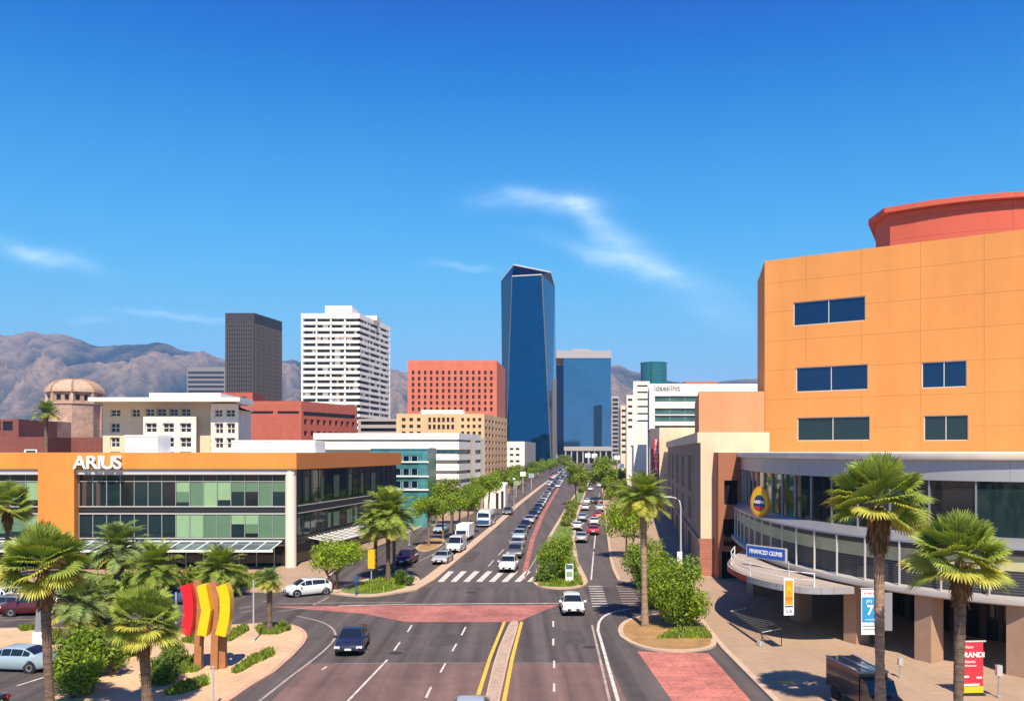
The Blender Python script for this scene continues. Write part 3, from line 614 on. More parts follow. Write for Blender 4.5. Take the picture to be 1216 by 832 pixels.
# --- curved entertainment building on the near right
def curved():
    ctrl = [(23.6, 86.0), (22.6, 80), (21.8, 73), (21.6, 67), (22.1, 61.5), (23.4, 56.5), (25.8, 52), (29.3, 48.8), (34, 46.6), (40, 45.6), (48, 46)]
    P = smooth_pts(ctrl, 3); P = [Vector(p) for p in P]
    cum = [0]
    for a, b in zip(P, P[1:]): cum.append(cum[-1] + (b - a).length)
    T = cum[-1]
    def at(s, off=0.0):
        s = max(0, min(T, s))
        for i in range(len(P) - 1):
            if cum[i + 1] >= s: break
        d = (P[i + 1] - P[i]).normalized(); p = P[i] + d * (s - cum[i])
        d0 = (P[min(i + 2, len(P) - 1)] - P[max(i - 1, 0)]).normalized(); n = Vector((d0.y, -d0.x)); n = n if n.x < 0 or n.y < 0 else -n
        return p + n * off, n, d
    NS = 90; S = [T * i / NS for i in range(NS + 1)]
    th = thing('curved_building', 'curved glass fronted building with louvred silver band above a shaded colonnade', 'building', (30, 66, 0))
    def band(name, prof, m, smooth=40, parent=None):
        b_ = MB(); rows = []
        for (off, z) in prof: rows.append([(*at(s, off)[0], z) for s in S])
        b_.grid(rows, m); return b_.build(name, parent or th, smooth=smooth)
    band('coping', [(-.8, 12.55), (.55, 12.55), (.6, 12.62), (.6, 12.98), (.5, 13.04), (-1.2, 13.04)], M['cream'])
    band('fascia', [(.2, 11.28), (.25, 11.3), (.25, 12.548)], M['grey_panel'])
    n = 22
    for i in range(n):                                 # the upper glazing, bay by bay
        s0, s1 = T * i / n, T * (i + 1) / n; g_ = MB(); rows = []
        ss = [s0 + (s1 - s0) * k / 4 for k in range(5)]
        for z in (7.9, 11.3): rows.append([(*at(s)[0], z) for s in ss])
        g_.grid(rows, M['win'] if i % 2 else M['dark_teal']); w = g_.build('window', th, smooth=40)
        f_ = MB(); p, nn, d = at(s0 + .03, .05); f_.box((p.x, p.y, 9.6), (.09, .14, 3.4), M['silver'], math.atan2(d.y, d.x)); f_.build('mullion', w)
    band('ledge', [(0, 8.02), (.25, 8.02), (1.0, 7.55), (1.02, 7.42), (.5, 7.36)], M['silver'])
    band('louvre_wall', [(.55, 7.02), (.55, 7.4)], M['louvre']); band('pale_panel', [(.58, 6.15), (.58, 7.02)], M['pale_strip']); band('louvre_wall', [(.55, 4.7), (.55, 6.15)], M['louvre'])
    s = 1.5
    while s < T:
        p, nn, d = at(s, .95); fi = MB(); fi.box((p.x, p.y, 6.0), (.07, .12, 2.85), M['light_metal'], math.atan2(d.y, d.x)); fi.build('fin', th); s += 2.45
    band('eave', [(.4, 4.72), (1.15, 4.66), (1.2, 4.6), (1.2, 4.3), (1.0, 4.2), (-9.2, 4.2)], M['grey_conc'])
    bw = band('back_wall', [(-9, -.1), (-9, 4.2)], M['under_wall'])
    for i in range(14):                                # dark doors and shop glass under the colonnade
        s0 = 3 + i * (T - 6) / 14; g_ = MB(); rows = []
        for z in (.15, 3.2): rows.append([(*at(s0 + k, -8.95)[0], z) for k in (0, 1, 2.6)])
        g_.grid(rows, M['win']); d_ = g_.build('shop_door', th)
        f_ = MB(); p, nn, d = at(s0 + 1.3, -8.9); f_.box((p.x, p.y, 1.6), (.08, .08, 3.2), M['dark_metal'], math.atan2(d.y, d.x)); f_.build('door_frame', d_)
    for (px, py) in ((884, 706), (938, 738), (1004, 764), (1090, 786), (1200, 804), (1330, 815)):
        x, y = G(px + 12, py, .1); y += .45; x = X(px + 13, y); c = MB(); rz = .25 + (px - 880) / 900
        c.box((x, y, 2.15), (1.15, 1.15, 4.1), M['tan_pillar'], rz); c.build('pillar', th)
    rf = MB(); pts = [(*at(s, -1.0)[0], 12.8) for s in S] + [(60, 60, 12.8), (60, 95, 12.8), (30, 95, 12.8), (25.5, 88, 12.8)]; rf.poly(pts, M['beige']); rf.build('roof', th)
    # lettered panel and emblem
    def on(px, py0, py1, off):                         # arc position under a photo column
        best = min((abs(X(px, at(s, off)[0].y) - at(s, off)[0].x), s) for s in [T * k / 900 for k in range(640)]); p, nn, d = at(best[1], off); return p, nn, d
    return th, at, T, on
curved_o, cat_, cT, con = curved()
def emblem():
    p, n, d = con(903, 580, 612, .9); n = (n + Vector((-.15, -.99)) * .75).normalized(); th = thing('round_emblem', 'orange egg shaped emblem with blue centre on the curved glass', 'sign', (p.x, p.y, Z(595, p.y)))
    rz = math.atan2(-n.x * -1, 0) if False else math.atan2(n.y, n.x) + R(90); D = p.y; zc = Z(595, D)
    def disc(name, rx, rzz, th_, off, m, zo=0.0, zlo=-9, zhi=9, parent=th):
        b_ = MB(); rim = []
        for k in range(40):
            a = 2 * math.pi * k / 40; x = math.cos(a) * rx * (1 - .12 * math.sin(a)); z = max(zlo, min(zhi, math.sin(a) * rzz)); rim.append((x, z))
        Q = Matrix.Rotation(rz, 3, 'Z'); f = []; bk = []
        for x, z in rim:
            v = Q @ Vector((x, 0, 0)); f.append((p.x + v.x + n.x * (off + th_), p.y + v.y + n.y * (off + th_), zc + zo + z)); bk.append((p.x + v.x + n.x * off, p.y + v.y + n.y * off, zc + zo + z))
        b_.poly(f, m); b_.grid([bk, f], m, True); return b_.build(name, parent)
    disc('backplate', .98, 1.28, .12, 0, M['sign_orange']); disc('ring', .8, 1.08, .02, .124, M['sign_yellow']); disc('centre', .62, .66, .02, .146, M['sign_navy'], -.12); disc('lower_stripe', .56, .6, .01, .168, M['sign_red'], -.14, -.6, -.28)
    Qm = rz
    text_part('ARENA', .36, .012, M['white_paint'], 'lettering', th, (p.x + n.x * .19, p.y + n.y * .19, zc - .06), (R(90), 0, rz), bold=.012)
emblem()
def blue_sign():
    p, n, d = con(911, 645, 665, 2.2); n = (n + Vector((-.15, -.99)) * .6).normalized(); rz = math.atan2(n.y, n.x) + R(90); D = p.y; zc = Z(656, D)
    th = thing('blue_name_board', 'blue name board with white lettering above the entrance canopy', 'sign', (p.x, p.y, zc))
    b_ = MB(); b_.box((p.x + n.x * .1, p.y + n.y * .1, zc), (3.9, .14, 1.0), M['light_metal'], rz); b_.build('frame', th)
    b_ = MB(); b_.box((p.x + n.x * .18, p.y + n.y * .18, zc), (3.7, .03, .84), M['sign_blue'], rz); b_.build('panel', th)
    text_part('FINANCED CLUNIS', .46, .012, M['white_paint'], 'lettering', th, (p.x + n.x * .205, p.y + n.y * .205, zc), (R(90), 0, rz), xs=.82, bold=.012)
blue_sign()
def canopy():
    pts = smooth_pts([(21.2, 77), (18.6, 71.5), (17.0, 67), (16.7, 63), (17.1, 59.5), (18.2, 56.6), (19.8, 55.2), (22.6, 55.6)], 2)
    pts = ccw(pts + [(22.6, 57), (21.6, 61), (21.0, 66), (21.1, 72)])
    th = thing('entrance_canopy', 'pale flat entrance canopy with rounded end and red strip on its edge', 'canopy', (19, 64, 3.7))
    b_ = MB(); b_.prism(pts, 3.68, 4.12, M['grey_panel'], top=M['canopy_top']); b_.build('slab', th, smooth=30)
    r_ = MB(); P = smooth_pts([(18.9, 71.5), (17.3, 67), (17.0, 63), (17.4, 59.6), (18.5, 57), (20, 55.7)], 2)
    for k in (0, len(P) // 4, len(P) // 2, 3 * len(P) // 4, len(P) - 1): r_.tube([(*P[k], 4.12), (*P[k], 5.05)], .045, M['white_paint'], 6)
    r_.tube([(*p, 5.0) for p in P], .035, M['white_paint'], 6); r_.tube([(*p, 4.55) for p in P], .022, M['white_paint'], 6); r_.build('railing', th)
    s_ = MB(); Q = [p for p in smooth_pts([(17.0, 67), (16.7, 63), (17.1, 59.5), (18.2, 56.6)], 2)]; Q = Q[2:9]
    s_.grid([[(x - .02 - .0 * i, y - .01, 3.68) for i, (x, y) in enumerate(Q)], [(x - .02, y - .01, 4.06) for (x, y) in Q]][::-1], M['sign_red']); s_.build('red_strip', th)
canopy()

# --- terracotta link block, beige street building, orange block and drum
Yt = 86.0
hol = [(X(860, Yt) - X(853, Yt), X(877, Yt) - X(853, Yt), Z(599, Yt), Z(570, Yt)), (X(859, Yt) - X(853, Yt), X(877, Yt) - X(853, Yt), Z(648, Yt), Z(616, Yt)), (.35, 2.3, -.25, 2.9)]
building('terracotta_building', 'narrow terracotta wall block with two windows between beige and curved buildings', [(X(853, Yt), Yt), (23.75, Yt), (26, 98), (X(853, Yt), 98)], 13.0, M['terracotta'],
         {0: (hol, .45)}, M['win'], M['dark_metal'], nx=2)
Yb = 88.0; bx0 = X(832, Yb); far_c = (X(793, 171), 171.0)
sdv = Vector(far_c) - Vector((bx0, Yb)); SLn = sdv.length
pts = [(bx0, Yb), (26.9, Yb), (45, 171), far_c]
def street_h():
    hs_ = []
    for k in range(5):
        u = SLn - 14 - k * 15
        for du in (0, 3.4): hs_ += [(u - du - 2.4, u - du, 8.2, 12.6), (u - du - 2.4, u - du, 4.9, 7.4)]
        hs_.append((u - 6, u - .5, .2, 3.2))
    return hs_
bei = building('beige_building', 'beige corner building with brick base and shaded street front', pts, Z(513, Yb), M['beige'], {3: (street_h(), .35)}, M['win_far'], M['grey_conc'], wallmats={3: M['beige_shaded']}, nx=1, nz_=2, fw=.12)
bb = MB(); n_ = Vector((sdv.y, -sdv.x)).normalized(); n_ = n_ if n_.x < 0 else -n_
bb.span(bx0 - .12, X(853, Yb) - .02, Yb - .12, Yb - .004, 0, Z(639, Yb), M['brick']); bb.build('brick_base', bei)
bb = MB(); a = Vector((bx0, Yb)) + n_ * .1; e = Vector(far_c) + n_ * .1; mid = (a + e) / 2; bb.box((mid.x, mid.y, 3.7), (SLn, .2, .5), M['terra_stone'], math.atan2(sdv.y, sdv.x)); bb.build('string_course', bei)
bb = MB(); a = Vector((bx0, Yb)) + n_ * .16; e = Vector(far_c) + n_ * .16; mid = (a + e) / 2; bb.box((mid.x, mid.y, Z(513, Yb) - .55), (SLn, .34, 1.1), M['beige'], math.atan2(sdv.y, sdv.x)); bb.build('parapet', bei)
building('beige_pier_building', 'plain beige end pier standing out at the far end of the shaded street front', [(X(783, 172.5), 172.5), (X(834, 172.5), 172.5), (X(834, 172.5), 182), (X(783.3, 182), 182)], Z(507.5, 172.5), M['beige'])
building('salmon_block', 'plain salmon upper block set back on the beige building roof', [(X(830, 89.6), 89.6), (26.85, 89.6), (31, 112), (24.3, 112)], Z(464.5, 89.6), M['salmon'], z0=14.5, cat='building')
A0 = (X(908, 90), 90.0); A1 = (X(1216, 77.2), 77.2); dv = Vector(A1) - Vector(A0); A2 = (A0[0] + dv.x * 1.45, A0[1] + dv.y * 1.45); zt = Z(310, 90)
Ld = dv.length; dh = dv / Ld
def upx(px):                                           # distance along the orange wall under a photo column
    k = (px - CX) / F; return (k * A0[1] - A0[0]) / (dh.x - k * dh.y)
def hole(px0, px1, y0, y1):
    u0, u1 = upx(px0), upx(px1); D = A0[1] + dh.y * (u0 + u1) / 2; return (u0, u1, Z(y1, D), Z(y0, D))
oh = [hole(942, 1027.5, 355, 384), hole(945, 1030.5, 434, 464), hole(946.5, 1033, 494.5, 523), hole(1094.5, 1148, 428.5, 460), hole(1097, 1150, 492.5, 523)]
building('orange_building', 'tall orange panelled block with few dark windows and red drum on its roof', [A0, A2, (76, 150), (46, 150), (X(899.5, 101), 101)], zt, M['orange_wall'], {0: (oh, .22)},
         frame=M['light_metal'], z0=12.6, glassf=lambda k: M['win_blue'] if k in (0, 1, 3) else M['dark_teal'], nx=1, fw=.085, wallmats={4: M['orange_shaded'], 3: M['orange_shaded']}, roof=M['grey_conc'])
def drum():
    th = thing('roof_drum', 'red rounded drum with overhanging rim on the orange block roof', 'roof structure', (60, 90, zt))
    q = smooth_pts([(X(1057, 88.6), 88.6), (X(1110, 86.0), 86.0), (X(1165, 84.2), 84.2), (X(1230, 83.0), 83.0), (62, 83.4), (72, 88)], 2); pts_ = ccw([(X(1040, 92.6), 92.6)] + q + [(78, 112), (50.5, 112)])
    b_ = MB(); b_.prism(pts_, zt - .6, Z(254, 88.5), M['red_drum']); b_.build('wall', th)
    big = []; n = len(pts_)
    for i in range(n):
        p0, p1, p2 = Vector(pts_[i - 1]), Vector(pts_[i]), Vector(pts_[(i + 1) % n]); d1 = (p1 - p0).normalized(); d2 = (p2 - p1).normalized(); nn = Vector((d1.y, -d1.x)) + Vector((d2.y, -d2.x)); nn = nn / max(.6, nn.length * nn.length / 2)
        big.append((p1.x + nn.x * .75, p1.y + nn.y * .75))
    b_ = MB(); b_.prism(big, Z(253.5, 88.5), Z(246, 88), M['red_drum']); b_.build('rim', th)
drum()

# --- middle distance, left of the boulevard
def u_of(px, D, px0): return X(px, D) - X(px0, D)
D = 178; rel = lambda a, b: (u_of(a, D, 122), u_of(b, D, 122))
ce = thing('cream_building', 'cream multi storey building with overhanging flat roof slab and projecting window bays', 'building', (X(200, D), D + 12, 0))
def ceb(pxa, pxb, dpt, dback, ztop, hl, m, nm):
    p = [(X(pxa, dpt), dpt), (X(pxb, dpt), dpt), (X(pxb + (1.5 if pxb > 270 else 0), dback), dback), (X(pxa, dpt), dback)]
    h = [(u_of(a, dpt, pxa), u_of(b, dpt, pxa), Z(y1, dpt), Z(y0, dpt)) for (a, b, y0, y1) in hl]
    building('x', 'x', p, ztop, m, {0: (h, .5)}, M['win_far'], M['white_wall'], nx=1, nz_=1, fw=.16, body=ce, wname=nm)
rws = ((502, 513.5), (519, 531), (536, 548))
ceb(122, 250, D, D + 30, Z(478, D), [(131, 143, 486, 494.5)] + [(131, 142, a, b) for a, b in rws] + [(156, 166, 485.5, 495), (173, 183, 485, 494), (186, 197, 485, 494), (201, 211, 485, 494), (215, 226, 485, 494)], M['cream_yellow'], 'wall')
ceb(170, 233, D - 3, D - .01, Z(494.5, D - 3), [(c, c + 13.5, a, b) for c in (172.5, 193, 213.5) for a, b in rws], M['cream'], 'bay_wall')
ceb(250.5, 283, D - 2, D + 25, Z(479, D - 2), [(255, 264, 486, 495), (268, 279, 486, 495)] + [(c, c + 10, a, b) for c in (255, 269) for a, b in ((502, 515), (519.5, 532), (537, 548))], M['cream'], 'bay_wall')
b_ = MB(); b_.prism([(X(119, D), D - 5.2), (X(285, D - 5), D - 5.2), (X(286, D + 32), D + 32), (X(119, D), D + 32)], Z(478, D) + .01, Z(473.5, D), M['white_wall']); b_.span(X(170, D), X(256, D), D + 3, D + 26, Z(473.5, D) + .01, Z(466.5, D + 3), M['white_wall']); b_.build('roof_slab', ce)
# stone tower with dome
D = 300; cx_, cy_ = X(88.5, D + 9), D + 9
def octa(r, a0=22.5): return [(cx_ + r * math.cos(R(a0 + 45 * k)), cy_ + r * math.sin(R(a0 + 45 * k))) for k in range(8)]
dt = thing('domed_stone_building', 'weathered pinkish stone tower with eight sides and brown ribbed dome', 'tower', (cx_, cy_, 0))
r0 = 9.4; w_ = MB(); w_.prism(octa(r0), -.3, Z(478, D), M['stone_pink']); w_.prism(octa(r0 + .5), Z(478.5, D), Z(476.8, D), M['dome']); w_.build('wall', dt)
o8 = octa(r0 - .6); w_ = MB(); hl = {}
for i in range(8):
    L_ = (Vector(o8[(i + 1) % 8]) - Vector(o8[i])).length; h = [(L_ * .16, L_ * .4, Z(474.5, D), Z(467.5, D)), (L_ * .6, L_ * .84, Z(474.5, D), Z(467.5, D))]
    facade(w_, o8[i], o8[(i + 1) % 8], Z(477, D), Z(464, D), h, .8, M['stone_pink'])
    for q in h: window(dt, o8[i], o8[(i + 1) % 8], q, .8, M['win_far'])
w_.build('drum', dt)
w_ = MB(); rows = []
for k in range(9):
    a = math.pi / 2 * k / 8; rr = (r0 + .4) * math.cos(a) ** .9 if k < 8 else 1.6; rr = max(rr, 1.6); rows.append([(*p, Z(464.2, D) + math.sin(a) * (464.2 - 447.5) * D / F) for p in [(cx_ + rr * math.cos(R(22.5 + 45 * j)), cy_ + rr * math.sin(R(22.5 + 45 * j))) for j in range(8)]])
w_.grid(rows, M['dome'], True); w_.poly(rows[-1], M['dome']); w_.poly(rows[0][::-1], M['dome']); w_.build('dome', dt)
for k in range(8):
    a = R(22.5 + 45 * k); w_ = MB(); w_.box((cx_ + math.cos(a) * (r0 - .35), cy_ + math.sin(a) * (r0 - .35), Z(470.5, D)), (.9, .9, 4.1), M['dome'], a); w_.build('corner_pier', dt)
    w_ = MB(); w_.tube([(cx_ + math.cos(a) * max(1.7, (r0 + .45) * math.cos(math.pi / 2 * j / 8) ** .9), cy_ + math.sin(a) * max(1.7, (r0 + .45) * math.cos(math.pi / 2 * j / 8) ** .9), Z(464.2, D) + math.sin(math.pi / 2 * j / 8) * 16.7 * D / F) for j in range(8)], .32, M['terra_stone'], 6); w_.build('dome_rib', dt)
w_ = MB(); w_.lathe([(1.9, Z(448, D)), (1.9, Z(446.5, D)), (0.01, Z(446, D))], M['dark_red'], 10, (cx_, cy_, 0)); w_.build('cap', dt)
building('stone_annexe_building', 'low pinkish stone wall range joined beside the domed tower', [(X(16, 290), 290), (X(66, 290), 290), (X(66, 290), 320), (X(16, 290), 320)], Z(500, 290), M['stone_pink'], {0: ([(3, 5, Z(513, 290), Z(506, 290)), (8, 10, Z(513, 290), Z(506, 290))], .4)}, M['win_far'])
building('stone_hall_building', 'pinkish stone hall right of the domed tower', [(X(96, 310), 310), (X(121, 310), 310), (X(121, 310), 335), (X(96, 310), 335)], Z(482, 310), M['stone_pink'])
building('dark_red_building', 'low dark red brick building with one white framed window', [(X(-70, 190), 190), (X(57, 190), 190), (X(57, 190), 215), (X(-70, 190), 215)], Z(518.5, 190), M['dark_red'], {0: ([(u_of(28, 190, -70), u_of(44, 190, -70), Z(545, 190), Z(532.5, 190))], .25)}, M['win'], M['white_paint'], fw=.4)
building('dark_red_building', 'low dark red windowless building below the domed tower', [(X(66, 200), 200), (X(121, 200), 200), (X(121, 200), 222), (X(66, 200), 222)], Z(519, 200), M['dark_red'])
building('dark_penthouse_building', 'small dark glazed block behind the dark red roof at far left', [(X(-60, 235), 235), (X(22, 235), 235), (X(22, 235), 255), (X(-60, 235), 255)], Z(497.5, 235), M['dark_red'], {0: (grid_h(1, 18, 5, .8, [(Z(511, 235), Z(500, 235))]), .3)}, M['black_glass'])
# dark office tower
bp = block_pts(267.5, 302, 335, 600, 640); L0, L1 = [(Vector(bp[i + 1]) - Vector(bp[i])).length for i in (0, 1)]
zt_, z_ = Z(371.5, 600), Z(384, 600); bk = thing('black_office_tower', 'near black office tower with fine window grid rising before the mountains', 'skyscraper', (bp[1][0], 620, 0))
w_ = MB(); w_.prism(ccw(bp), -.3, zt_, M['black_tower']); w_.build('wall', bk)
nfl = 30; fh = (z_ - 14) / nfl
for k in range(nfl):
    w_ = MB()
    for (A, B, L_) in ((bp[0], bp[1], L0), (bp[1], bp[2], L1)):
        d = (Vector(B) - Vector(A)).normalized(); n = Vector((d.y, -d.x)); P = lambda u, z, o=.12: (A[0] + d.x * u + n.x * o, A[1] + d.y * u + n.y * o, z)
        w_.poly([P(1.5, 14 + k * fh + .5), P(L_ - 1.5, 14 + k * fh + .5), P(L_ - 1.5, 14 + (k + 1) * fh - .9), P(1.5, 14 + (k + 1) * fh - .9)], M['black_glass'])
    w_.build('window_row', bk)
mfin = mk('tower_fin', (.105, .09, .092), .6)
for (A, B, L_, n_f) in ((bp[0], bp[1], L0, 15), (bp[1], bp[2], L1, 22)):
    d = (Vector(B) - Vector(A)).normalized(); n = Vector((d.y, -d.x)); rz = math.atan2(d.y, d.x)
    for i in range(n_f + 1): u = 1.2 + (L_ - 2.4) * i / n_f; w_ = MB(); w_.box((A[0] + d.x * u + n.x * .2, A[1] + d.y * u + n.y * .2, (z_ + 12) / 2), (.38, .5, z_ - 12), mfin, rz); w_.build('fin', bk)
building('grey_slab_tower', 'faint hazy grey slab tower left of the near black tower', [(X(222, 1500), 1500), (X(268, 1500), 1500), (X(268, 1500), 1540), (X(222, 1500), 1540)], Z(435.5, 1500), M['haze_build'], {0: ([(2, 66, Z(444 + k * 5.5, 1500), Z(441 + k * 5.5, 1500)) for k in range(8)], 1)}, M['win_far'])
# white balcony tower
bp = block_pts(357.5, 427, 463.5, 500, 553); wt = thing('white_apartment_tower', 'tall white apartment tower with stacked balcony bands and roof penthouse', 'apartment tower', (bp[1][0], 520, 0))
ztp = Z(372, 500); nfl = 18; fh = 3.62; core = MB()
cxm, cym = sum(p[0] for p in bp) / 4, sum(p[1] for p in bp) / 4
ins = [(cxm + (p[0] - cxm) * .93, cym + (p[1] - cym) * .93) for p in bp]
core.prism(ccw(ins), -.3, ztp - 2, M['white_wall']); core.build('wall', wt)
rr = random.Random(5); z = ztp
for k in range(26):
    b_ = MB(); top = z if k else z; lo = z - (3.0 if k == 0 else 1.75); b_.prism(ccw(bp), lo, top, M['white_wall']); b_.build('balcony_band', wt)
    w_ = MB(); c_ = Vector((cxm, cym)); o3 = [Vector(q) + (Vector(q) - c_) * .004 for q in ins[:3]]
    w_.grid([[(q.x, q.y, lo - 1.9) for q in o3], [(q.x, q.y, lo) for q in o3]], M['win_far']); w_.build('window_row', wt)
    for (A, B, nn) in ((ins[0], ins[1], 9), (ins[1], ins[2], 10)):
        d = Vector(B) - Vector(A); L_ = d.length; d /= L_; n = Vector((d.y, -d.x))
        for i in range(nn):
            if rr.random() < .38: w_ = MB(); wd = L_ / nn * rr.choice((.25, .5, .9)); u = L_ * (i + .5) / nn; w_.box((A[0] + d.x * u + n.x * .3, A[1] + d.y * u + n.y * .3, lo - .95), (wd, .2, 1.9), M['white_wall'] if rr.random() < .7 else M['win_warm'], math.atan2(d.y, d.x)); w_.build('wall_panel', wt)
    z = lo - 1.9
    if z < 6: break
fin = MB()
for (A, B, nn) in ((bp[0], bp[1], 4), (bp[1], bp[2], 3)):
    for i in range(nn + 1):
        q = Vector(A).lerp(Vector(B), i / nn); c = Vector((cxm, cym)); q = q + (c - q).normalized() * .8; fin.box((q.x, q.y, ztp / 2), (.9, .9, ztp - 1), M['white_wall'])
fin.build('pier', wt)
b_ = MB(); b_.span(X(386, 508), X(418, 508), 508, 530, ztp - .5, Z(363, 508), M['white_wall']); b_.span(X(422, 520), X(447, 520), 522, 540, ztp - .5, ztp + 2.2, M['white_wall']); b_.build('penthouse', wt)
# brick building in front of it
bp = block_pts(283, 358, 424, 250, 277); L0, L1 = [(Vector(bp[i + 1]) - Vector(bp[i])).length for i in (0, 1)]
h0 = [(a * L0, b * L0, Z(491, 250), Z(488, 250)) for a, b in ((.04, .16), (.2, .55), (.62, .96))] + [(.05 * L0, .11 * L0, Z(y + 5, 250), Z(y, 250)) for y in (497, 508, 518)]
h1 = [(.03 * L1, .97 * L1, Z(493, 250), Z(488, 250))] + grid_h(.5, L1 - .5, 9, .5, [(Z(503.5, 250), Z(497, 250)), (Z(517, 250), Z(511, 250))])
bri = building('red_brick_building', 'wide red brick building with dark ribbon windows below the white tower', bp, Z(476, 250), M['brick_red'], {0: (h0, .4), 1: (h1, .4)}, M['win_far'], roof=M['dark_red'])
building('x', 'x', [(X(258, 262), 262), (X(300, 262), 262), (X(300, 262), 275), (X(258, 262), 275)], Z(466, 262), M['brick_red'], {0: ([(4, 6, Z(475, 262), Z(471, 262)), (7, 9, Z(475, 262), Z(471, 262))], .3)}, M['win_far'], body=bri, wname='stair_tower', rim=.8)
# white parking deck with long bands and teal glass corner
bp = block_pts(372, 545, 572, 180, 200); pk = thing('white_banded_building', 'long white building with stacked horizontal bands and teal ribbon window', 'building', (X(500, 180), 190, 0))
zt_ = Z(514, 180); w_ = MB(); cxm, cym = sum(p[0] for p in bp) / 4, sum(p[1] for p in bp) / 4; ins = [(cxm + (p[0] - cxm) * .965, cym + (p[1] - cym) * .93) for p in bp]; w_.prism(ccw(ins), -.3, zt_ - .5, M['grey_conc']); w_.build('wall', pk)
for k, (a, b) in enumerate(((521.5, 514), (533.5, 524), (546, 539), (558.5, 550.5), (569, 562.5), (580, 574), (592, 586))):
    b_ = MB(); b_.prism(ccw(bp), Z(a, 180), Z(b, 180), M['white_wall']); b_.build('parapet_band', pk)
b_ = MB()
for t_ in (.5, .97):
    q = Vector(bp[1]).lerp(Vector(bp[2]), t_); b_.box((q.x + .1, q.y, zt_ / 2 - .4), (1.1, 1.6, zt_ - .8), M['grey_conc'], .6)
b_.build('pier', pk)
for k in range(6): window(pk, ins[0], ins[1], (u_of(462, 180, 372) + k * 2.4, u_of(462, 180, 372) + k * 2.4 + 2.2, Z(538, 180), Z(534, 180)), -.05, M['teal_strip'])
bp = block_pts(440, 508, 518, 147, 156); L0, L1 = [(Vector(bp[i + 1]) - Vector(bp[i])).length for i in (0, 1)]
tg = building('teal_glass_building', 'small teal glass pavilion squeezed behind the orange framed office', bp, Z(531.5, 147), M['teal_glass'], {0: (grid_h(4, L0 - 1.6, 3, .78, [(Z(y + 8.5, 147), Z(y, 147)) for y in (541, 556, 571)]), .15)}, M['win_blue'], M['light_metal'], nx=0)
b_ = MB()
for y in (532.5, 549, 566, 582): b_.span(bp[0][0], bp[1][0] + .2, 146.7, 146.98, Z(y, 147), Z(y - 1.6, 147), M['white_paint'])
b_.build('floor_band', tg)
# tan hotel and white inset
bp = block_pts(471, 575, 602, 260, 300); L0, L1 = [(Vector(bp[i + 1]) - Vector(bp[i])).length for i in (0, 1)]
h0 = grid_h(1, 8, 3, .5, [(Z(y + 4, 260), Z(y, 260)) for y in (496, 504, 512)]) + grid_h(9.5, 18, 6, .6, [(Z(y + 5.5, 260), Z(y, 260)) for y in (495.5, 504)]) + grid_h(19.5, L0 - .5, 4, .5, [(Z(y + 4, 260), Z(y, 260)) for y in (496, 504, 512)])
h1 = grid_h(.6, L1 - .6, 7, .55, [(Z(y + 4, 260), Z(y, 260)) for y in (497, 505.5, 514, 522.5, 531, 539.5, 548, 556.5, 565, 573)])
tb_ = building('tan_building', 'tan mid rise building with rows of small windows before the red hotel', bp, Z(491, 260), M['tan_build'], {0: (h0, .4), 1: (h1[:70], .5)}, M['win_far'])
b_ = MB(); b_.span(X(500, 268), X(550, 268), 268, 280, Z(491.2, 260), Z(486.5, 268), M['cream']); b_.build('penthouse', tb_)
# red hotel
bp = block_pts(484, 590, 600, 400, 440); L0 = (Vector(bp[1]) - Vector(bp[0])).length
building('red_hotel', 'broad red hotel block with regular grid of small square windows', bp, Z(428, 400), M['hotel_red'], {0: (grid_h(1.2, L0 - 1.2, 14, .42, [(Z(y + 4.6, 400), Z(y, 400)) for y in (440, 447.2, 454.4, 461.6, 468.8, 476, 483.2)]), .5)}, M['win_far'], cat='hotel')
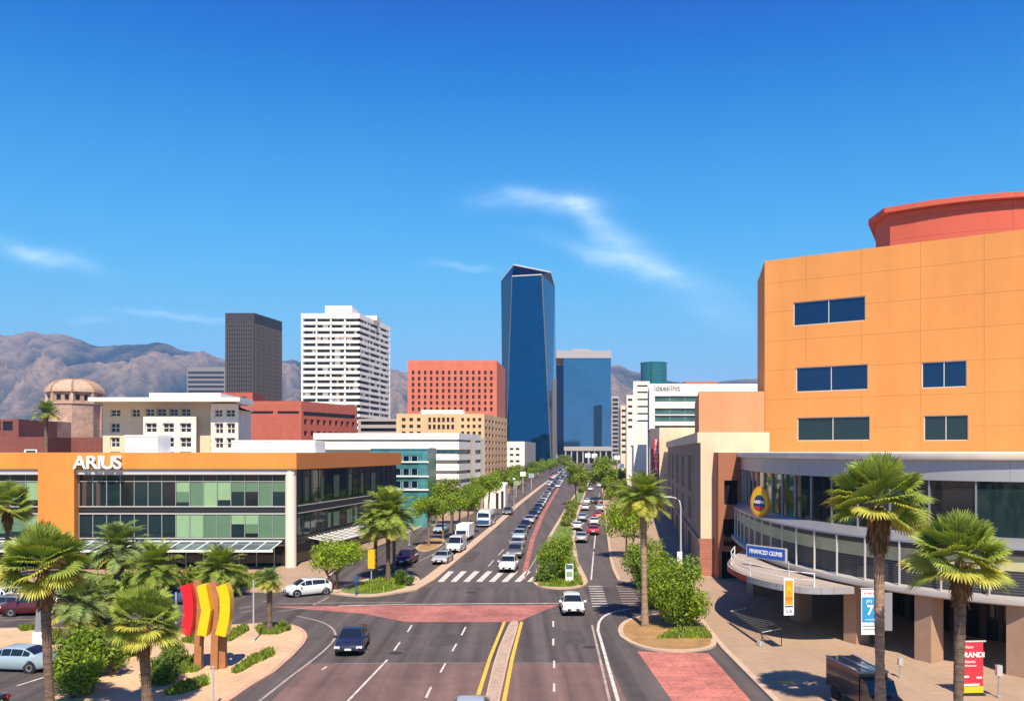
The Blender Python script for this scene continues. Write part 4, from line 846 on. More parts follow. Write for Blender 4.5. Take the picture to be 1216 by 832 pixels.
# faceted navy skyscraper
def facet():
    D0 = 650; th = thing('blue_glass_skyscraper', 'tallest dark blue mirrored skyscraper with faceted slanting corners and sloped top', 'skyscraper', (X(627, D0), D0 + 20, 0))
    zb, zl = -.3, Z(538, D0)
    T = dict(l=(X(595, 672), 672.0), a=(X(608, D0), D0), b=(X(643.5, D0), D0), r=(X(659, 690), 690.0), br=(X(659, 690), 725.0), bl=(X(595, 672), 725.0))
    Bm = dict(l=(X(598.5, D0 + 1.5), D0 + 1.5), a=(X(600, D0), D0), b=(X(655, D0), D0), r=(X(662, 690), 690.0), br=(X(662, 690), 725.0), bl=(X(597, D0 + 10), 725.0))
    Bm['l'] = (X(597, D0 + 6), D0 + 6)
    zT = dict(l=Z(333, 672), a=Z(328, D0), b=Z(326, D0), r=Z(341, 690), br=Z(341, 690), bl=Z(333, 672)); keys = ['l', 'a', 'b', 'r', 'br', 'bl']
    b3 = lambda k: (*Bm[k], zb); t3 = lambda k: (*T[k], zT[k])
    nm = {0: 'tower_side', 1: 'tower_glass', 2: 'tower_glass', 3: 'tower_side', 4: 'tower_side', 5: 'tower_side'}
    for i in range(6):
        a, c = keys[i], keys[(i + 1) % 6]; w = MB(); w.poly([b3(a), b3(c), t3(c), t3(a)], M[nm[i]]); w.build('glass_facade', th)
    ap = (X(610, D0 + 12), D0 + 12, Z(314.5, D0 + 12)); ap2 = (X(654, D0 + 16), D0 + 16, Z(323.5, D0 + 16)); ap3 = (ap[0], 715, ap[2]); ap4 = (ap2[0], 715, ap2[2])
    w = MB(); w.poly([t3('a'), t3('b'), ap2, ap], M['tower_top']); w.poly([t3('l'), t3('a'), ap], M['tower_side']); w.poly([t3('b'), t3('r'), ap2], M['tower_top'])
    w.poly([t3('r'), t3('br'), ap4, ap2], M['tower_top']); w.poly([t3('bl'), t3('l'), ap, ap3], M['tower_top']); w.poly([ap, ap2, ap4, ap3], M['tower_grey']); w.poly([t3('br'), t3('bl'), ap3, ap4], M['tower_top']); w.build('roof', th)
    e = MB(); e.tube([t3('a'), t3('b')], .45, M['light_metal'], 6); e.tube([t3('b'), b3('b')], .55, M['tower_grey'], 6); e.tube([t3('a'), b3('a')], .3, M['tower_grey'], 6); e.tube([ap, ap2], .6, M['light_metal'], 6); e.tube([t3('l'), ap], .45, M['light_metal'], 6); e.build('edge_trim', th)
    p = MB(); p.span(X(656, D0 - 3), X(661, D0 - 3), D0 - 3, D0 + 1.0, 0, Z(450, D0), M['tower_grey']); p.build('edge_pier', th)
facet()
# second mirrored tower closing the boulevard
D = 1000; g2 = thing('wide_glass_tower', 'wide light blue mirrored tower with pale top band at the boulevard end', 'skyscraper', (X(693, D), D + 40, 0))
w_ = MB(); x0, x1, xm = X(660, D), X(725.5, D), X(669, D)
w_.prism([(xm, D), (x1, D), (x1, D + 80), (xm, D + 80)], Z(531, D), Z(425, D), M['glass_blue']); w_.build('glass_facade', g2)
w_ = MB(); w_.prism([(x0, D - 6), (xm - .05, D - 6), (xm - .05, D + 70), (x0, D + 70)], -.3, Z(434, D), M['glass_navy']); w_.build('side_wing', g2)
w_ = MB(); w_.prism([(x0 + .3, D - .6), (x1 + .6, D - .6), (x1 + .6, D + 81), (x0 + .3, D + 81)], Z(425, D) + .02, Z(416, D), M['tower_cap']); w_.build('top_band', g2)
w_ = MB(); w_.span(X(680, D), X(702, D), D + 15, D + 40, Z(416, D) + .02, Z(412.5, D), M['tower_cap']); w_.build('penthouse', g2)
w_ = MB(); w_.span(xm, x1 + 4, D - 12, D + 60, Z(535, D), Z(530, D) - .05, M['tower_cap']); w_.build('podium_roof', g2)
for k in range(9):
    x = xm + 2 + (x1 - xm - 2) * k / 8; w_ = MB(); w_.span(x - .8, x + .8, D - 11, D - 9, 0, Z(535, D) - .02, M['tower_cap']); w_.build('podium_column', g2)
w_ = MB(); w_.poly([(xm, D - .5, 0), (x1, D - .5, 0), (x1, D - .5, Z(535, D)), (xm, D - .5, Z(535, D))], M['win_far']); w_.build('podium_glass', g2)
# low white office by the tower foot
bp = block_pts(592, 623, 636, 420, 470); L0, L1 = [(Vector(bp[i + 1]) - Vector(bp[i])).length for i in (0, 1)]
building('low_white_building', 'low white office with dark ribbon windows at the foot of the tallest tower', bp, Z(524, 420), M['white_wall'], {0: (grid_h(2, L0 - 2, 3, .6, [(Z(y + 2.6, 420), Z(y, 420)) for y in (531.5, 538.5, 546)]), .5)}, M['win_far'], wallmats={1: M['grey_conc']})  # right side coloured grey to stand for its shade
bp = block_pts(575, 600, 603, 195, 215); L0 = (Vector(bp[1]) - Vector(bp[0])).length
building('white_kiosk_building', 'small white flat building with dark doorway among street trees', bp, Z(576, 195), M['white_wall'], {0: ([(L0 * .55, L0 * .68, -.2, Z(585, 195)), (L0 * .8, L0 * .92, -.2, Z(583, 195))], .4)}, M['win_far'])
building('grey_deck_building', 'grey car park deck low between white tower and tan building', [(X(425, 300), 300), (X(474, 300), 300), (X(474, 300), 330), (X(425, 300), 330)], Z(497, 300), M['grey_conc'], {0: ([(1, 13.6, Z(y + 4, 300), Z(y, 300)) for y in (500, 508, 516)], 1.2)}, M['win_far'])
# --- right of the boulevard
bp = [(X(771, 200), 200), (X(930, 200), 200), (X(930, 200), 235), (X(769, 235), 235)]; L0 = (Vector(bp[1]) - Vector(bp[0])).length
uu = lambda px: u_of(px, 200, 771)
lb = building('white_lettered_building', 'white building with teal ribbon windows and grey roof lettering', bp, Z(455.5, 200), M['white_wall'],
    {0: ([(uu(777.5), uu(832), Z(477, 200), Z(470, 200)), (uu(777.5), uu(832), Z(492, 200), Z(484.5, 200)), (uu(777.5), uu(832), Z(500.5, 200), Z(493, 200)), (uu(777.5), uu(832), Z(512, 200), Z(505, 200))], .35)}, M['teal_strip'], M['grey_conc'], nx=2, fw=.1, wallmats={3: M['grey_conc']})  # grey on the left wall paints in its shade
text_part('Idaesllhit', 1.75, .06, M['grey_letter'], 'lettering', lb, (X(792, 200), 199.9, Z(460.6, 200)), bold=.02)
b_ = MB(); b_.span(X(812, 212), X(850, 212), 210, 222, Z(456, 200), Z(453.5, 212), M['brick_red']); b_.build('plant_box', lb)
# dark shop front with vertical red sign
bp = [(X(772, 186), 186), (X(783.5, 186), 186), (X(783.5, 186), 199.5), (X(772, 199.5), 199.5)]
building('dark_purple_building', 'narrow dark purplish frontage beside beige pier', bp, Z(508.5, 186), mk('purple_wall', (.13, .1, .12), .9, noise_s=.2, amt=.2))
th = thing('vertical_red_sign', 'tall vertical red sign with white letters on dark frontage', 'sign', (X(779, 184), 184, Z(560, 184)))
b_ = MB(); b_.span(X(776.2, 184), X(781.8, 184), 184, 184.5, Z(559.5, 184), Z(521, 184), M['sign_red']); b_.build('panel', th)
b_ = MB()
for z in (525, 555): b_.span(X(778.5, 184), X(779.5, 184), 184.5, 186, Z(z, 184), Z(z - 1, 184), M['dark_metal'])
b_.build('bracket', th)
for i, ch in enumerate('STARVUIR'): text_part(ch, .98, .02, M['white_paint'], 'letter', th, (X(779, 184), 183.96, Z(523.6 + i * 4.7, 184)), bold=.02)
# stepped buildings towards the far end
bp = [(X(752, 330), 330), (X(771.5, 330), 330), (X(771.5, 330), 360), (X(752, 360), 360)]; L0 = (Vector(bp[1]) - Vector(bp[0])).length
building('cream_slab_building', 'cream slab building with short dark windows beside the white lettered one', bp, Z(452.5, 330), M['cream'], {0: ([(1.6, L0 - .8, Z(y + 2, 330), Z(y, 330)) for y in (457, 464.5, 473, 481.5, 490, 498.5)], .4)}, M['win_far'])
building('cream_low_building', 'blank cream block in front of the cream slab building', [(X(744, 285), 285), (X(768, 285), 285), (X(768, 285), 320), (X(744, 320), 320)], Z(508, 285), M['cream'])
building('white_annexe_building', 'small blank white block nearest the vertical red sign', [(X(752.5, 240), 240), (X(768, 240), 240), (X(768, 240), 270), (X(752.5, 270), 270)], Z(527.5, 240), M['white_wall'])
building('thin_cream_building', 'slim cream tower with plain front left of the cream slab building', [(X(744, 420), 420), (X(752.5, 420), 420), (X(752.5, 420), 450), (X(744, 450), 450)], Z(469, 420), M['cream'], {0: ([(.7, 2.9, Z(y + 3, 420), Z(y, 420)) for y in range(473, 540, 8)], .3)}, M['win_far'])
building('thin_tan_building', 'slim tan tower lower than its cream neighbour near boulevard end', [(X(737, 500), 500), (X(744.5, 500), 500), (X(744.5, 500), 540), (X(737, 540), 540)], Z(481, 500), M['cream_yellow'], {0: ([(.6, 3.1, Z(y + 3, 500), Z(y, 500)) for y in range(486, 540, 7)], .3)}, M['win_far'])
bp = [(X(726.5, 900), 900), (X(735, 900), 900), (X(735, 900), 930), (X(726.5, 930), 930)]
building('dark_grid_building', 'slim grey tower of dark window rows right of the wide glass tower', bp, Z(470, 900), M['tower_cap'], {0: ([(.8, 6.8, Z(y + 3.4, 900), Z(y, 900)) for y in range(473, 540, 5)], .4)}, M['win_far'])
D = 900; th = thing('round_green_tower', 'round green glass tower top behind the white lettered building', 'skyscraper', (X(779, D), D + 15, 0))
w_ = MB(); r_ = 16 * D / F; c = (X(779, D), D + r_, 0); w_.lathe([(r_ - .4, 0), (r_ - .4, Z(430, D))], M['green_glass'], 32, c); w_.build('glass_facade', th, smooth=60)
for k in range(9):
    b_ = MB(); z = Z(450 - k * 2.4, D); b_.lathe([(r_ - .38, z - .25), (r_, z - .25), (r_, z + .25), (r_ - .38, z + .25)], M['teal_strip'], 32, c); b_.build('floor_band', th, smooth=30)
b_ = MB(); b_.lathe([(r_ - .4, Z(430, D)), (r_ + .2, Z(430, D)), (r_ + .2, Z(429, D)), (.01, Z(429, D))], M['green_glass'], 32, c); b_.build('roof', th)
# low roofs filling the city floor on the left
rnd = random.Random(11)
for (a, b, D, zt_, m, lab) in ((-260, -60, 230, 16, 'cream', 'plain cream block beyond the office at the far left edge'), (440, 476, 640, 30, 'grey_conc', 'grey mid rise block behind the grey car park deck'), (600, 660, 900, 34, 'haze_build', 'dim low block behind the tallest tower'),
                               (120, 262, 420, 22, 'tan_build', 'tan block behind the cream multi storey building'), (800, 905, 420, 34, 'grey_conc', 'grey block behind the white lettered building')):
    building('background_building', lab, [(X(a, D), D), (X(b, D), D), (X(b, D), D + 30), (X(a, D), D + 30)], zt_, M[m], {0: (grid_h(1, X(b, D) - X(a, D) - 1, 6, .6, [(zt_ - 4.2, zt_ - 2.2), (zt_ - 8.2, zt_ - 6.2)]), .4)}, M['win_far'])

# ------------------------------------------------------------------ vehicles (local: front is +y)
STN = {  # y, zlow, zbelt, ztop, half width, half width at top
 'sedan': [(-2.34, .48, .74, .78, .66, .50), (-2.26, .34, .93, .98, .80, .68), (-1.66, .22, .97, 1.04, .90, .74), (-.85, .20, .96, 1.40, .91, .61), (-.1, .20, .95, 1.46, .91, .63), (.5, .20, .94, 1.42, .91, .61),
           (1.25, .20, .92, .99, .90, .76), (1.9, .22, .84, .90, .88, .72), (2.2, .30, .70, .77, .82, .62), (2.34, .40, .56, .60, .68, .5)],
 'suv': [(-2.28, .55, .95, 1.0, .74, .6), (-2.22, .40, 1.05, 1.12, .86, .74), (-2.05, .28, 1.08, 1.30, .92, .70), (-1.75, .26, 1.08, 1.64, .93, .66), (-.2, .25, 1.06, 1.71, .93, .67), (.45, .25, 1.05, 1.66, .93, .66),
         (1.22, .25, 1.03, 1.11, .92, .78), (1.85, .28, .98, 1.05, .90, .76), (2.2, .36, .86, .93, .84, .68), (2.32, .46, .68, .72, .72, .56)],
 'hatch': [(-2.05, .5, .85, .9, .70, .56), (-1.98, .36, .98, 1.06, .82, .70), (-1.85, .24, 1.0, 1.15, .89, .68), (-1.35, .22, 1.0, 1.46, .90, .62), (-.1, .20, .97, 1.53, .90, .64), (.55, .20, .96, 1.48, .90, .62),
           (1.35, .20, .94, 1.01, .89, .76), (1.85, .24, .86, .92, .86, .70), (2.08, .34, .70, .76, .78, .6), (2.16, .44, .56, .6, .66, .5)],
 'van': [(-2.5, .55, 1.1, 1.3, .86, .8), (-2.46, .38, 1.2, 1.9, .93, .82), (-2.35, .3, 1.2, 2.08, .95, .80), (-1.2, .28, 1.2, 2.12, .95, .8), (.3, .28, 1.2, 2.12, .95, .8), (.85, .28, 1.18, 2.05, .95, .76),
         (1.75, .28, 1.14, 1.24, .93, .8), (2.15, .3, 1.02, 1.1, .9, .76), (2.42, .4, .85, .9, .84, .68), (2.5, .5, .66, .7, .74, .58)]}
CAB = {'sedan': (2, 6), 'suv': (2, 6), 'hatch': (2, 6), 'van': (2, 6)}
def ring(s):
    y, zl, zb, zt, w, wt = s
    half = [(w * .9, zl), (w, zl + .16), (w * 1.005, (zl + zb) / 2 + .06), (w * .965, zb), (wt, zt - .035), (wt * .72, zt - .004), (0, zt)]
    return [(x, y, z) for x, z in half] + [(-x, y, z) for x, z in half[-2::-1]]
def lerp3(a, b, t): return tuple(a[i] + (b[i] - a[i]) * t for i in range(3))
def quadpt(q, u, v): return lerp3(lerp3(q[0], q[1], u), lerp3(q[3], q[2], u), v)
def pane(mb, q, u0, u1, v0, v1, m, off=.012):
    p = [Vector(quadpt(q, u, v)) for u, v in ((u0, v0), (u1, v0), (u1, v1), (u0, v1))]; n = (p[1] - p[0]).cross(p[3] - p[0]).normalized()
    c = sum(p, Vector()) / 4
    if n.dot(c - Vector((0, c.y * .9, .7))) < 0: n = -n; p = p[::-1]
    mb.poly([x + n * off for x in p], m)
def car_parts(kind, wheel_r=.33, taxi=False):
    S = STN[kind]; rows = [ring(s) for s in S]; P = {}; PT = M['paint_white']
    # denser body by inserting stations
    dense = []
    for i in range(len(S) - 1):
        dense += [S[i]]
        if 1 <= i < len(S) - 2:
            m_ = [0] * 6
            for k in range(6):
                p0, p1, p2, p3 = S[max(i - 1, 0)][k], S[i][k], S[i + 1][k], S[min(i + 2, len(S) - 1)][k]; m_[k] = (p1 + p2) / 2 + (p1 + p2 - p0 - p3) / 24
            m_[3] = (S[i][3] + S[i + 1][3]) / 2 + (.015 if CAB[kind][0] <= i < CAB[kind][1] else 0); dense.append(tuple(m_))
    dense.append(S[-1]); rw = [ring(s) for s in dense]
    b = MB(); b.grid(rw, PT); b.poly(rw[0][::-1], PT); b.poly(rw[-1], PT); P['body'] = [(b, 40)]
    a, f = CAB[kind]; L = len(rows[0])
    mids = {}
    for i in range(1, len(S) - 2): mids[i] = rw[1 + (i - 1) * 2 + 1]
    def pane(mb, ij, u0, u1, v0, v1, m, off=.014):
        i, j = ij; r0, r2 = rows[i], rows[i + 1]; r1 = mids.get(i) or [lerp3(p, q_, .5) for p, q_ in zip(r0, r2)]
        def P_(u, v):
            A_ = lerp3(r0[j], r0[j + 1], v); B_ = lerp3(r1[j], r1[j + 1], v); C_ = lerp3(r2[j], r2[j + 1], v)
            return Vector(lerp3(A_, B_, u * 2) if u < .5 else lerp3(B_, C_, u * 2 - 1))
        us_ = [u0, .5, u1] if u0 < .5 < u1 else [u0, (u0 + u1) / 2, u1]; vs_ = (v0, v1); g_ = [[P_(u, v) for v in vs_] for u in us_]
        n = (g_[2][0] - g_[0][0]).cross(g_[0][1] - g_[0][0]).normalized(); c = g_[1][0]; flip = n.dot(c - Vector((0, c.y * .9, .7))) < 0; n = -n if flip else n
        rws_ = [[p + n * off for p in r] for r in g_]; mb.grid(rws_ if not flip else rws_[::-1], m)
    def q(i, j): return (i, j)
    ws = MB()                                          # windscreen between roof front and cowl
    for j in (4, 5, 6, 7): pane(ws, q(f - 1, j), .05, .92, .08 if j == 4 else 0, .92 if j == 7 else 1, M['car_glass'])
    rwn = MB(); i0 = a if kind != 'van' else a - 1
    for j in (4, 5, 6, 7): pane(rwn, q(i0, j), .12, .94, .1 if j == 4 else 0, .9 if j == 7 else 1, M['car_glass'])
    P['windscreen'] = [(ws, None)]; P['rear_window'] = [(rwn, None)]
    sw = []
    for j in (3, 8):
        s_ = MB()
        for i in range(a, f):
            q_ = q(i, j); v0, v1 = (.1, .86) if j == 3 else (.14, .9)
            u0, u1 = (.03, .97)
            if i == a: u0 = .45
            if i == f - 1: u1 = .62
            if kind == 'van' and i in (a, a + 1): continue
            pane(s_, q_, u0, u1, v0, v1, M['car_glass'])
        sw.append((s_, None))
    P['side_window'] = sw
    yF, yR = S[-1][0], S[0][0]; W_ = S[4][4]; zf = S[-2][2]
    P['headlight'] = []; P['tail_light'] = []; P['mirror'] = []
    for s_ in (1, -1):
        h = MB(); h.box((s_ * (W_ - .24), S[-2][0] - .02, zf - .09), (.36, .26, .15), M['lamp_clear'], -s_ * .35); P['headlight'].append((h, None))
        t_ = MB(); zt = S[1][2] - .12; t_.box((s_ * (W_ - .22), S[1][0] - .01, zt), (.3, .14, .16 if kind == 'sedan' else .3), M['lamp_red'], s_ * .3); P['tail_light'].append((t_, None))
        m_ = MB(); m_.box((s_ * (W_ + .1), S[f][0] - .35, S[f][2] + .1), (.22, .12, .15), PT, s_ * .15); P['mirror'].append((m_, None))
    gr = MB(); gr.box((0, yF - .03, S[-1][1] + .12), (.95, .1, .2), M['trim']); gr.box((0, S[-2][0] + .03, S[-2][2] - .14), (.8, .1, .1), M['trim']); P['grille'] = [(gr, None)]
    bp_ = MB(); bp_.box((0, yR + .0, S[0][1] + .02), (1.3, .12, .14), M['trim']); P['bumper'] = [(bp_, None)]
    pl = MB(); pl.box((0, yF + .028, S[-1][1] + .1), (.42, .02, .12), M['plate']); p2 = MB(); p2.box((0, yR - .03, S[0][1] + .2), (.42, .03, .12), M['plate']); P['number_plate'] = [(pl, None), (p2, None)]
    P['wheel'] = []; wb = 1.36 if kind != 'van' else 1.6; P['wheel_arch'] = []
    for y in (-wb, wb):
        for s_ in (1, -1):
            t_ = MB(); x0, x1 = s_ * (W_ - .18), s_ * (W_ + .015)
            t_.lathe([(.2, x0), (wheel_r, x0), (wheel_r, x1), (wheel_r - .07, x1 + s_ * .012), (.2, x1)], M['tyre'], 18, (0, y, wheel_r), 'X')
            r_ = MB(); r_.lathe([(wheel_r - .1, x1 - s_ * .01), (wheel_r - .12, x1 + s_ * .004), (.06, x1 - s_ * .03), (.001, x1 - s_ * .02)], M['rim'], 10, (0, y, wheel_r), 'X')
            P['wheel'].append((t_, 40, r_))
            ar = MB(); P['wheel_arch'].append((ar, None)); ar.lathe([(.01, s_ * (W_ + .001)), (wheel_r + .07, s_ * (W_ + .001)), (wheel_r + .07, s_ * (W_ - .3))], M['trim'], 18, (0, y, wheel_r + .02), 'X')
    return P
def car_near(kind):
    P = car_parts(kind); th = thing('parked_car', 'car', 'car', world=False)
    for nm, items in P.items():
        for it in items:
            o = it[0].build(nm, th, smooth=it[1])
            if len(it) > 2: it[2].build('rim', o, smooth=40)
            for i, sl_ in enumerate(o.material_slots):
                if sl_.material == M['paint_white']: sl_.link = 'OBJECT'; sl_.material = M['paint_white']
    th.location = (0, -400, -50); return th
def car_far(kind):
    P = car_parts(kind); b = MB()
    for nm, items in P.items():
        for it in items:
            b.add(it[0])
            if len(it) > 2: b.add(it[2])
    o = b.build('distant_car', None, smooth=40); i = [k for k, m in enumerate(b.mats) if m == M['paint_white']][0]
    o.material_slots[i].link = 'OBJECT'; o.material_slots[i].material = M['paint_white']; o['_paint'] = i; return o
PROTO = {k: car_near(k) for k in STN}; FARP = {k: car_far(k) for k in STN}; FI = {k: FARP[k]['_paint'] for k in STN}
for o in FARP.values(): del o['_paint']
def recolor(o, m):
    for s_ in o.material_slots:
        if s_.link == 'OBJECT': s_.material = m
    for c in o.children: recolor(c, m)
def car(kind, x, y, head, color, label, group, name='parked_car', far=False, cat='car', z=.01):
    """head: degrees anticlockwise from straight ahead (+y) that the car's nose points to"""
    o = copy_tree((FARP if far else PROTO)[kind]); o.name = name; o.location = (x, y, z); o.rotation_euler = (0, 0, R(head)); recolor(o, M['paint_' + color])
    tag(o, label, cat, group); return o
GN = 'cars around the near junction'; GF = 'cars on the frontage road'; GQ = 'cars queuing towards the crosswalk'; GR = 'cars on the right carriageway'; GP = 'cars parked by the office'; GD = 'distant cars far up the boulevard'
def gp(px, py): return G(px, py)
x, y = gp(419, 770); car('sedan', x, y, 183, 'navy', 'dark navy sedan rounding the bend near the colourful sculpture', GN, 'moving_car')
x, y = gp(366, 706); car('hatch', x, y, 124, 'white', 'white hatchback crossing in front of the office corner column', GN, 'moving_car')
x, y = gp(679, 726); car('hatch', x, y, 180, 'white', 'white car facing the camera alone beside the red paving band', GN, 'moving_car')
car('sedan', -1.95, 39.5, 180, 'silver', 'silver car cut by the bottom edge beside the cobbled median', GN, 'moving_car')
x, y = gp(22, 794); car('sedan', x, y, 83, 'paleblue', 'pale blue sedan seen side on behind the tall palm trunk', GN, 'moving_car')
car('sedan', -27.6, 41.9, 80, 'black', 'black car roof in the bottom left corner', GN, 'moving_car')
x, y = gp(604, 677); car('suv', x, y, 175, 'white', 'white sport utility vehicle stopped on the crosswalk stripes', GQ, 'waiting_car')
u = lambda px, py, dx=0: (gp(px, py)[0] + dx, gp(px, py)[1])
Q = [(612, 661, 'suv', 'grey', 'grey sport utility vehicle second in the queue behind the white one at the crosswalk'), (614.5, 650, 'sedan', 'silver', 'silver sedan third in the queue before the crosswalk'), (617, 641, 'suv', 'paleblue', 'pale blue sport utility vehicle fourth in the queue'),
     (620, 633.5, 'sedan', 'grey', 'dark grey sedan fifth in the queue'), (624, 627, 'sedan', 'black', 'black sedan sixth in the queue'), (629, 621, 'hatch', 'silver', 'silver hatchback seventh in the queue, before a blue pair'),
     (633, 615.5, 'suv', 'navy', 'navy sport utility vehicle, nearer of the blue pair in the queue'), (636.5, 610, 'sedan', 'blue', 'blue sedan, farther of the blue pair in the queue')]
for px, py, k, c, lab in Q: x, y = gp(px, py); car(k, x, y, 175, c, lab, GQ, 'waiting_car')
x, y = gp(483, 669); car('suv', x, y, 172, 'maroon', 'dark maroon sport utility vehicle on the frontage road behind the palm trunks', GF, 'moving_car')
x, y = gp(526, 668); car('sedan', x, y, 173, 'silver', 'silver white sedan first behind the divider strip, ahead of a white van', GF)
x, y = gp(542, 655); car('van', x, y, 173, 'white', 'white van parked behind the silver sedan along the divider', GF, cat='van', name='parked_van')
x, y = gp(603, 611); car('suv', x, y, 174, 'grey', 'charcoal car alone on the frontage road near the white kiosk', GF, 'moving_car')
x, y = gp(524, 632); car('sedan', x, y, 172, 'paleblue', 'pale blue sedan parked on the pavement side behind the slim tree trunks', GF)
for px, py, k, c, lab in [(40, 729, 'suv', 'maroon', 'dark red car parked behind the tall palm at left'), (10, 727, 'sedan', 'grey', 'grey sedan parked left of the dark red car'), (14, 716, 'hatch', 'silver', 'silver hatchback in the back row left of the dark red car'),
                         (58, 719, 'suv', 'black', 'black sport utility vehicle behind the dark red car'), (206, 716, 'sedan', 'blue', 'blue car half hidden behind the red sculpture bar'), (-22, 722, 'suv', 'white', 'white car at the left picture edge behind palms')]:
    x, y = gp(px, py); car(k, x, y, 100 if px < 100 else 95, c, lab, GP)
for px, py, k, c, hd, lab in [(704.5, 634, 'sedan', 'red', -6, 'bright red sedan driving away, nearest car on the right carriageway'), (705.5, 623, 'sedan', 'white', -6, 'white roofed car directly ahead of the bright red sedan'),
                              (710, 616, 'hatch', 'red', -6, 'second red car, smaller hatchback farther up the right carriageway'), (712.3, 606.5, 'hatch', 'white', -6, 'white hatchback in front of the second red car'),
                              (711.5, 598.5, 'suv', 'black', -6, 'black car at the head of the right lane under the trees'), (704, 597, 'sedan', 'navy', -6, 'navy sedan between white and black cars up the right carriageway'),
                              (690.5, 643, 'sedan', 'silver', -6, 'silver car half hidden behind the median shrub'), (685.5, 629, 'hatch', 'white', -6, 'white car by the median grass left of the red cars'),
                              (691.5, 618, 'sedan', 'paleblue', -6, 'small pale blue car on the left lane of the right carriageway'), (695, 605.5, 'sedan', 'white', -6, 'first of two white cars in line beside the median'), (696.5, 599, 'suv', 'white', -6, 'second of two white cars in line beside the median')]:
    x, y = gp(px, py); car(k, x, y, hd, c, lab, GR, 'moving_car')
# box lorry and rounded coach on the frontage road
def lorry(x, y, head, label):
    th = thing('box_lorry', label, 'lorry', (x, y, .01), R(head), GF, world=False)
    b = MB(); b.span(-1.15, 1.15, -4.2, 1.4, .75, 3.15, M['white_paint']); b.build('cargo_box', th)
    b = MB(); b.span(-1.0, 1.0, -4.1, 3.2, .5, .74, M['trim']); b.build('chassis', th)
    b = MB(); pr = [(1.5, .5), (3.3, .5), (3.35, 1.15), (3.2, 1.3), (2.75, 2.2), (2.5, 2.3), (1.5, 2.3)]; b.grid([[(sx_, yy_, zz_) for yy_, zz_ in pr] for sx_ in (-1.02, 1.02)][::-1], M['paint_white'], True); b.poly([(-1.02, *p) for p in pr][::-1], M['paint_white']); b.poly([(1.02, *p) for p in pr], M['paint_white']); b.build('cab', th)
    b = MB(); b.poly([(-.9, 3.215, 1.36), (-.9, 2.8, 2.14), (.9, 2.8, 2.14), (.9, 3.215, 1.36)][::-1], M['car_glass']); b.poly([(-.9, 3.21, 1.36), (.9, 3.21, 1.36), (.9, 2.79, 2.14), (-.9, 2.79, 2.14)], M['car_glass']); b.build('windscreen', th)
    for yy_ in (-3, 2.4):
        for s_ in (1, -1):
            b = MB(); b.lathe([(.2, s_ * .75), (.45, s_ * .75), (.45, s_ * 1.05), (.2, s_ * 1.05), (.01, s_ * 1.0)], M['tyre'], 16, (0, yy_, .45), 'X'); b.build('wheel', th)
    return th
x, y = gp(551, 641); lorry(x, y, 173, 'white box lorry parked behind the white van under street trees').scale = (.82, .82, .76)
def coach(x, y, head):
    th = thing('rounded_coach', 'blue grey coach with rounded white rear parked beside the divider strip', 'coach', (x, y, .01), R(head), GF, world=False)
    rows = []
    for yy_, w, h in ((-4.6, .9, 2.3), (-4.3, 1.2, 2.75), (-3.4, 1.28, 2.95), (2.2, 1.28, 2.95), (3.0, 1.24, 2.7), (3.5, 1.1, 1.5), (3.7, .95, .9)):
        rows.append([(w, yy_, .4), (w, yy_, h * .45), (w * .93, yy_, h * .85), (w * .7, yy_, h), (0, yy_, h + .05), (-w * .7, yy_, h), (-w * .93, yy_, h * .85), (-w, yy_, h * .45), (-w, yy_, .4)])
    b = MB(); b.grid(rows, M['paint_white']); b.poly(rows[0][::-1], M['paint_white']); b.poly(rows[-1], M['paint_white']); b.build('body', th, smooth=35)
    b = MB(); b.poly([(-1.0, 3.46, 1.75), (-.95, 3.12, 2.5), (.95, 3.12, 2.5), (1.0, 3.46, 1.75)][::-1], M['car_glass']); b.build('windscreen', th)
    b = MB(); b.box((0, 3.5, .95), (2.05, .5, .75), M['paint_blue']); b.build('front_panel', th)
    for s_ in (1, -1):
        b = MB(); b.box((s_ * 1.27, -.3, 1.7), (.05, 5.2, .8), M['car_glass']); b.build('side_window', th)
        for yy_ in (-3, 2.4): b = MB(); b.lathe([(.2, s_ * .95), (.48, s_ * .95), (.48, s_ * 1.3), (.2, s_ * 1.3), (.01, s_ * 1.27)], M['tyre'], 16, (0, yy_, .48), 'X'); b.build('wheel', th)
x, y = gp(577, 624); coach(x, y, 174)
# distant traffic
rnd = random.Random(21)
def far_lane(pts, y0, y1, step, head, dens=.9):
    P_ = [gp(*p) for p in pts]; y = y0
    while y < y1:
        for (a, b) in zip(P_, P_[1:]):
            if y <= b[1] or b is P_[-1]: t_ = (y - a[1]) / (b[1] - a[1]); x = a[0] + (b[0] - a[0]) * t_; break
        if rnd.random() < dens:
            c = rnd.choices(('white', 'silver', 'grey', 'navy', 'red', 'paleblue', 'black', 'tan'), (8, 5, 3, 2, 1.4, 2, 2, 1))[0]; k = rnd.choice(('sedan', 'suv', 'hatch', 'sedan'))
            adj = {'paleblue': 'pale blue', 'navy': 'navy blue'}.get(c, c)
            side = 'oncoming queue' if head > 90 else 'right carriageway'
            car(k, x + rnd.uniform(-.15, .15), y, head + rnd.uniform(-1, 1), c, f'tiny {adj} {"sport utility vehicle" if k == "suv" else k if k == "sedan" else "hatchback"} in the distant {side} up the boulevard', GD, 'distant_car', True)
        y += step * rnd.uniform(.85, 1.35)
far_lane([(643, 600), (668, 562), (688, 549)], 190, 760, 7.2, 175, .95)
far_lane([(648, 600), (673, 562), (691, 549)], 300, 800, 9, 175, .8)
far_lane([(636, 597), (662, 562), (684, 549)], 330, 800, 10, 175, .7)
far_lane([(630, 592), (655, 566), (680, 550)], 420, 760, 12, 175, .6)
far_lane([(698, 594), (704, 570), (707, 556)], 250, 640, 14, -6, .7)
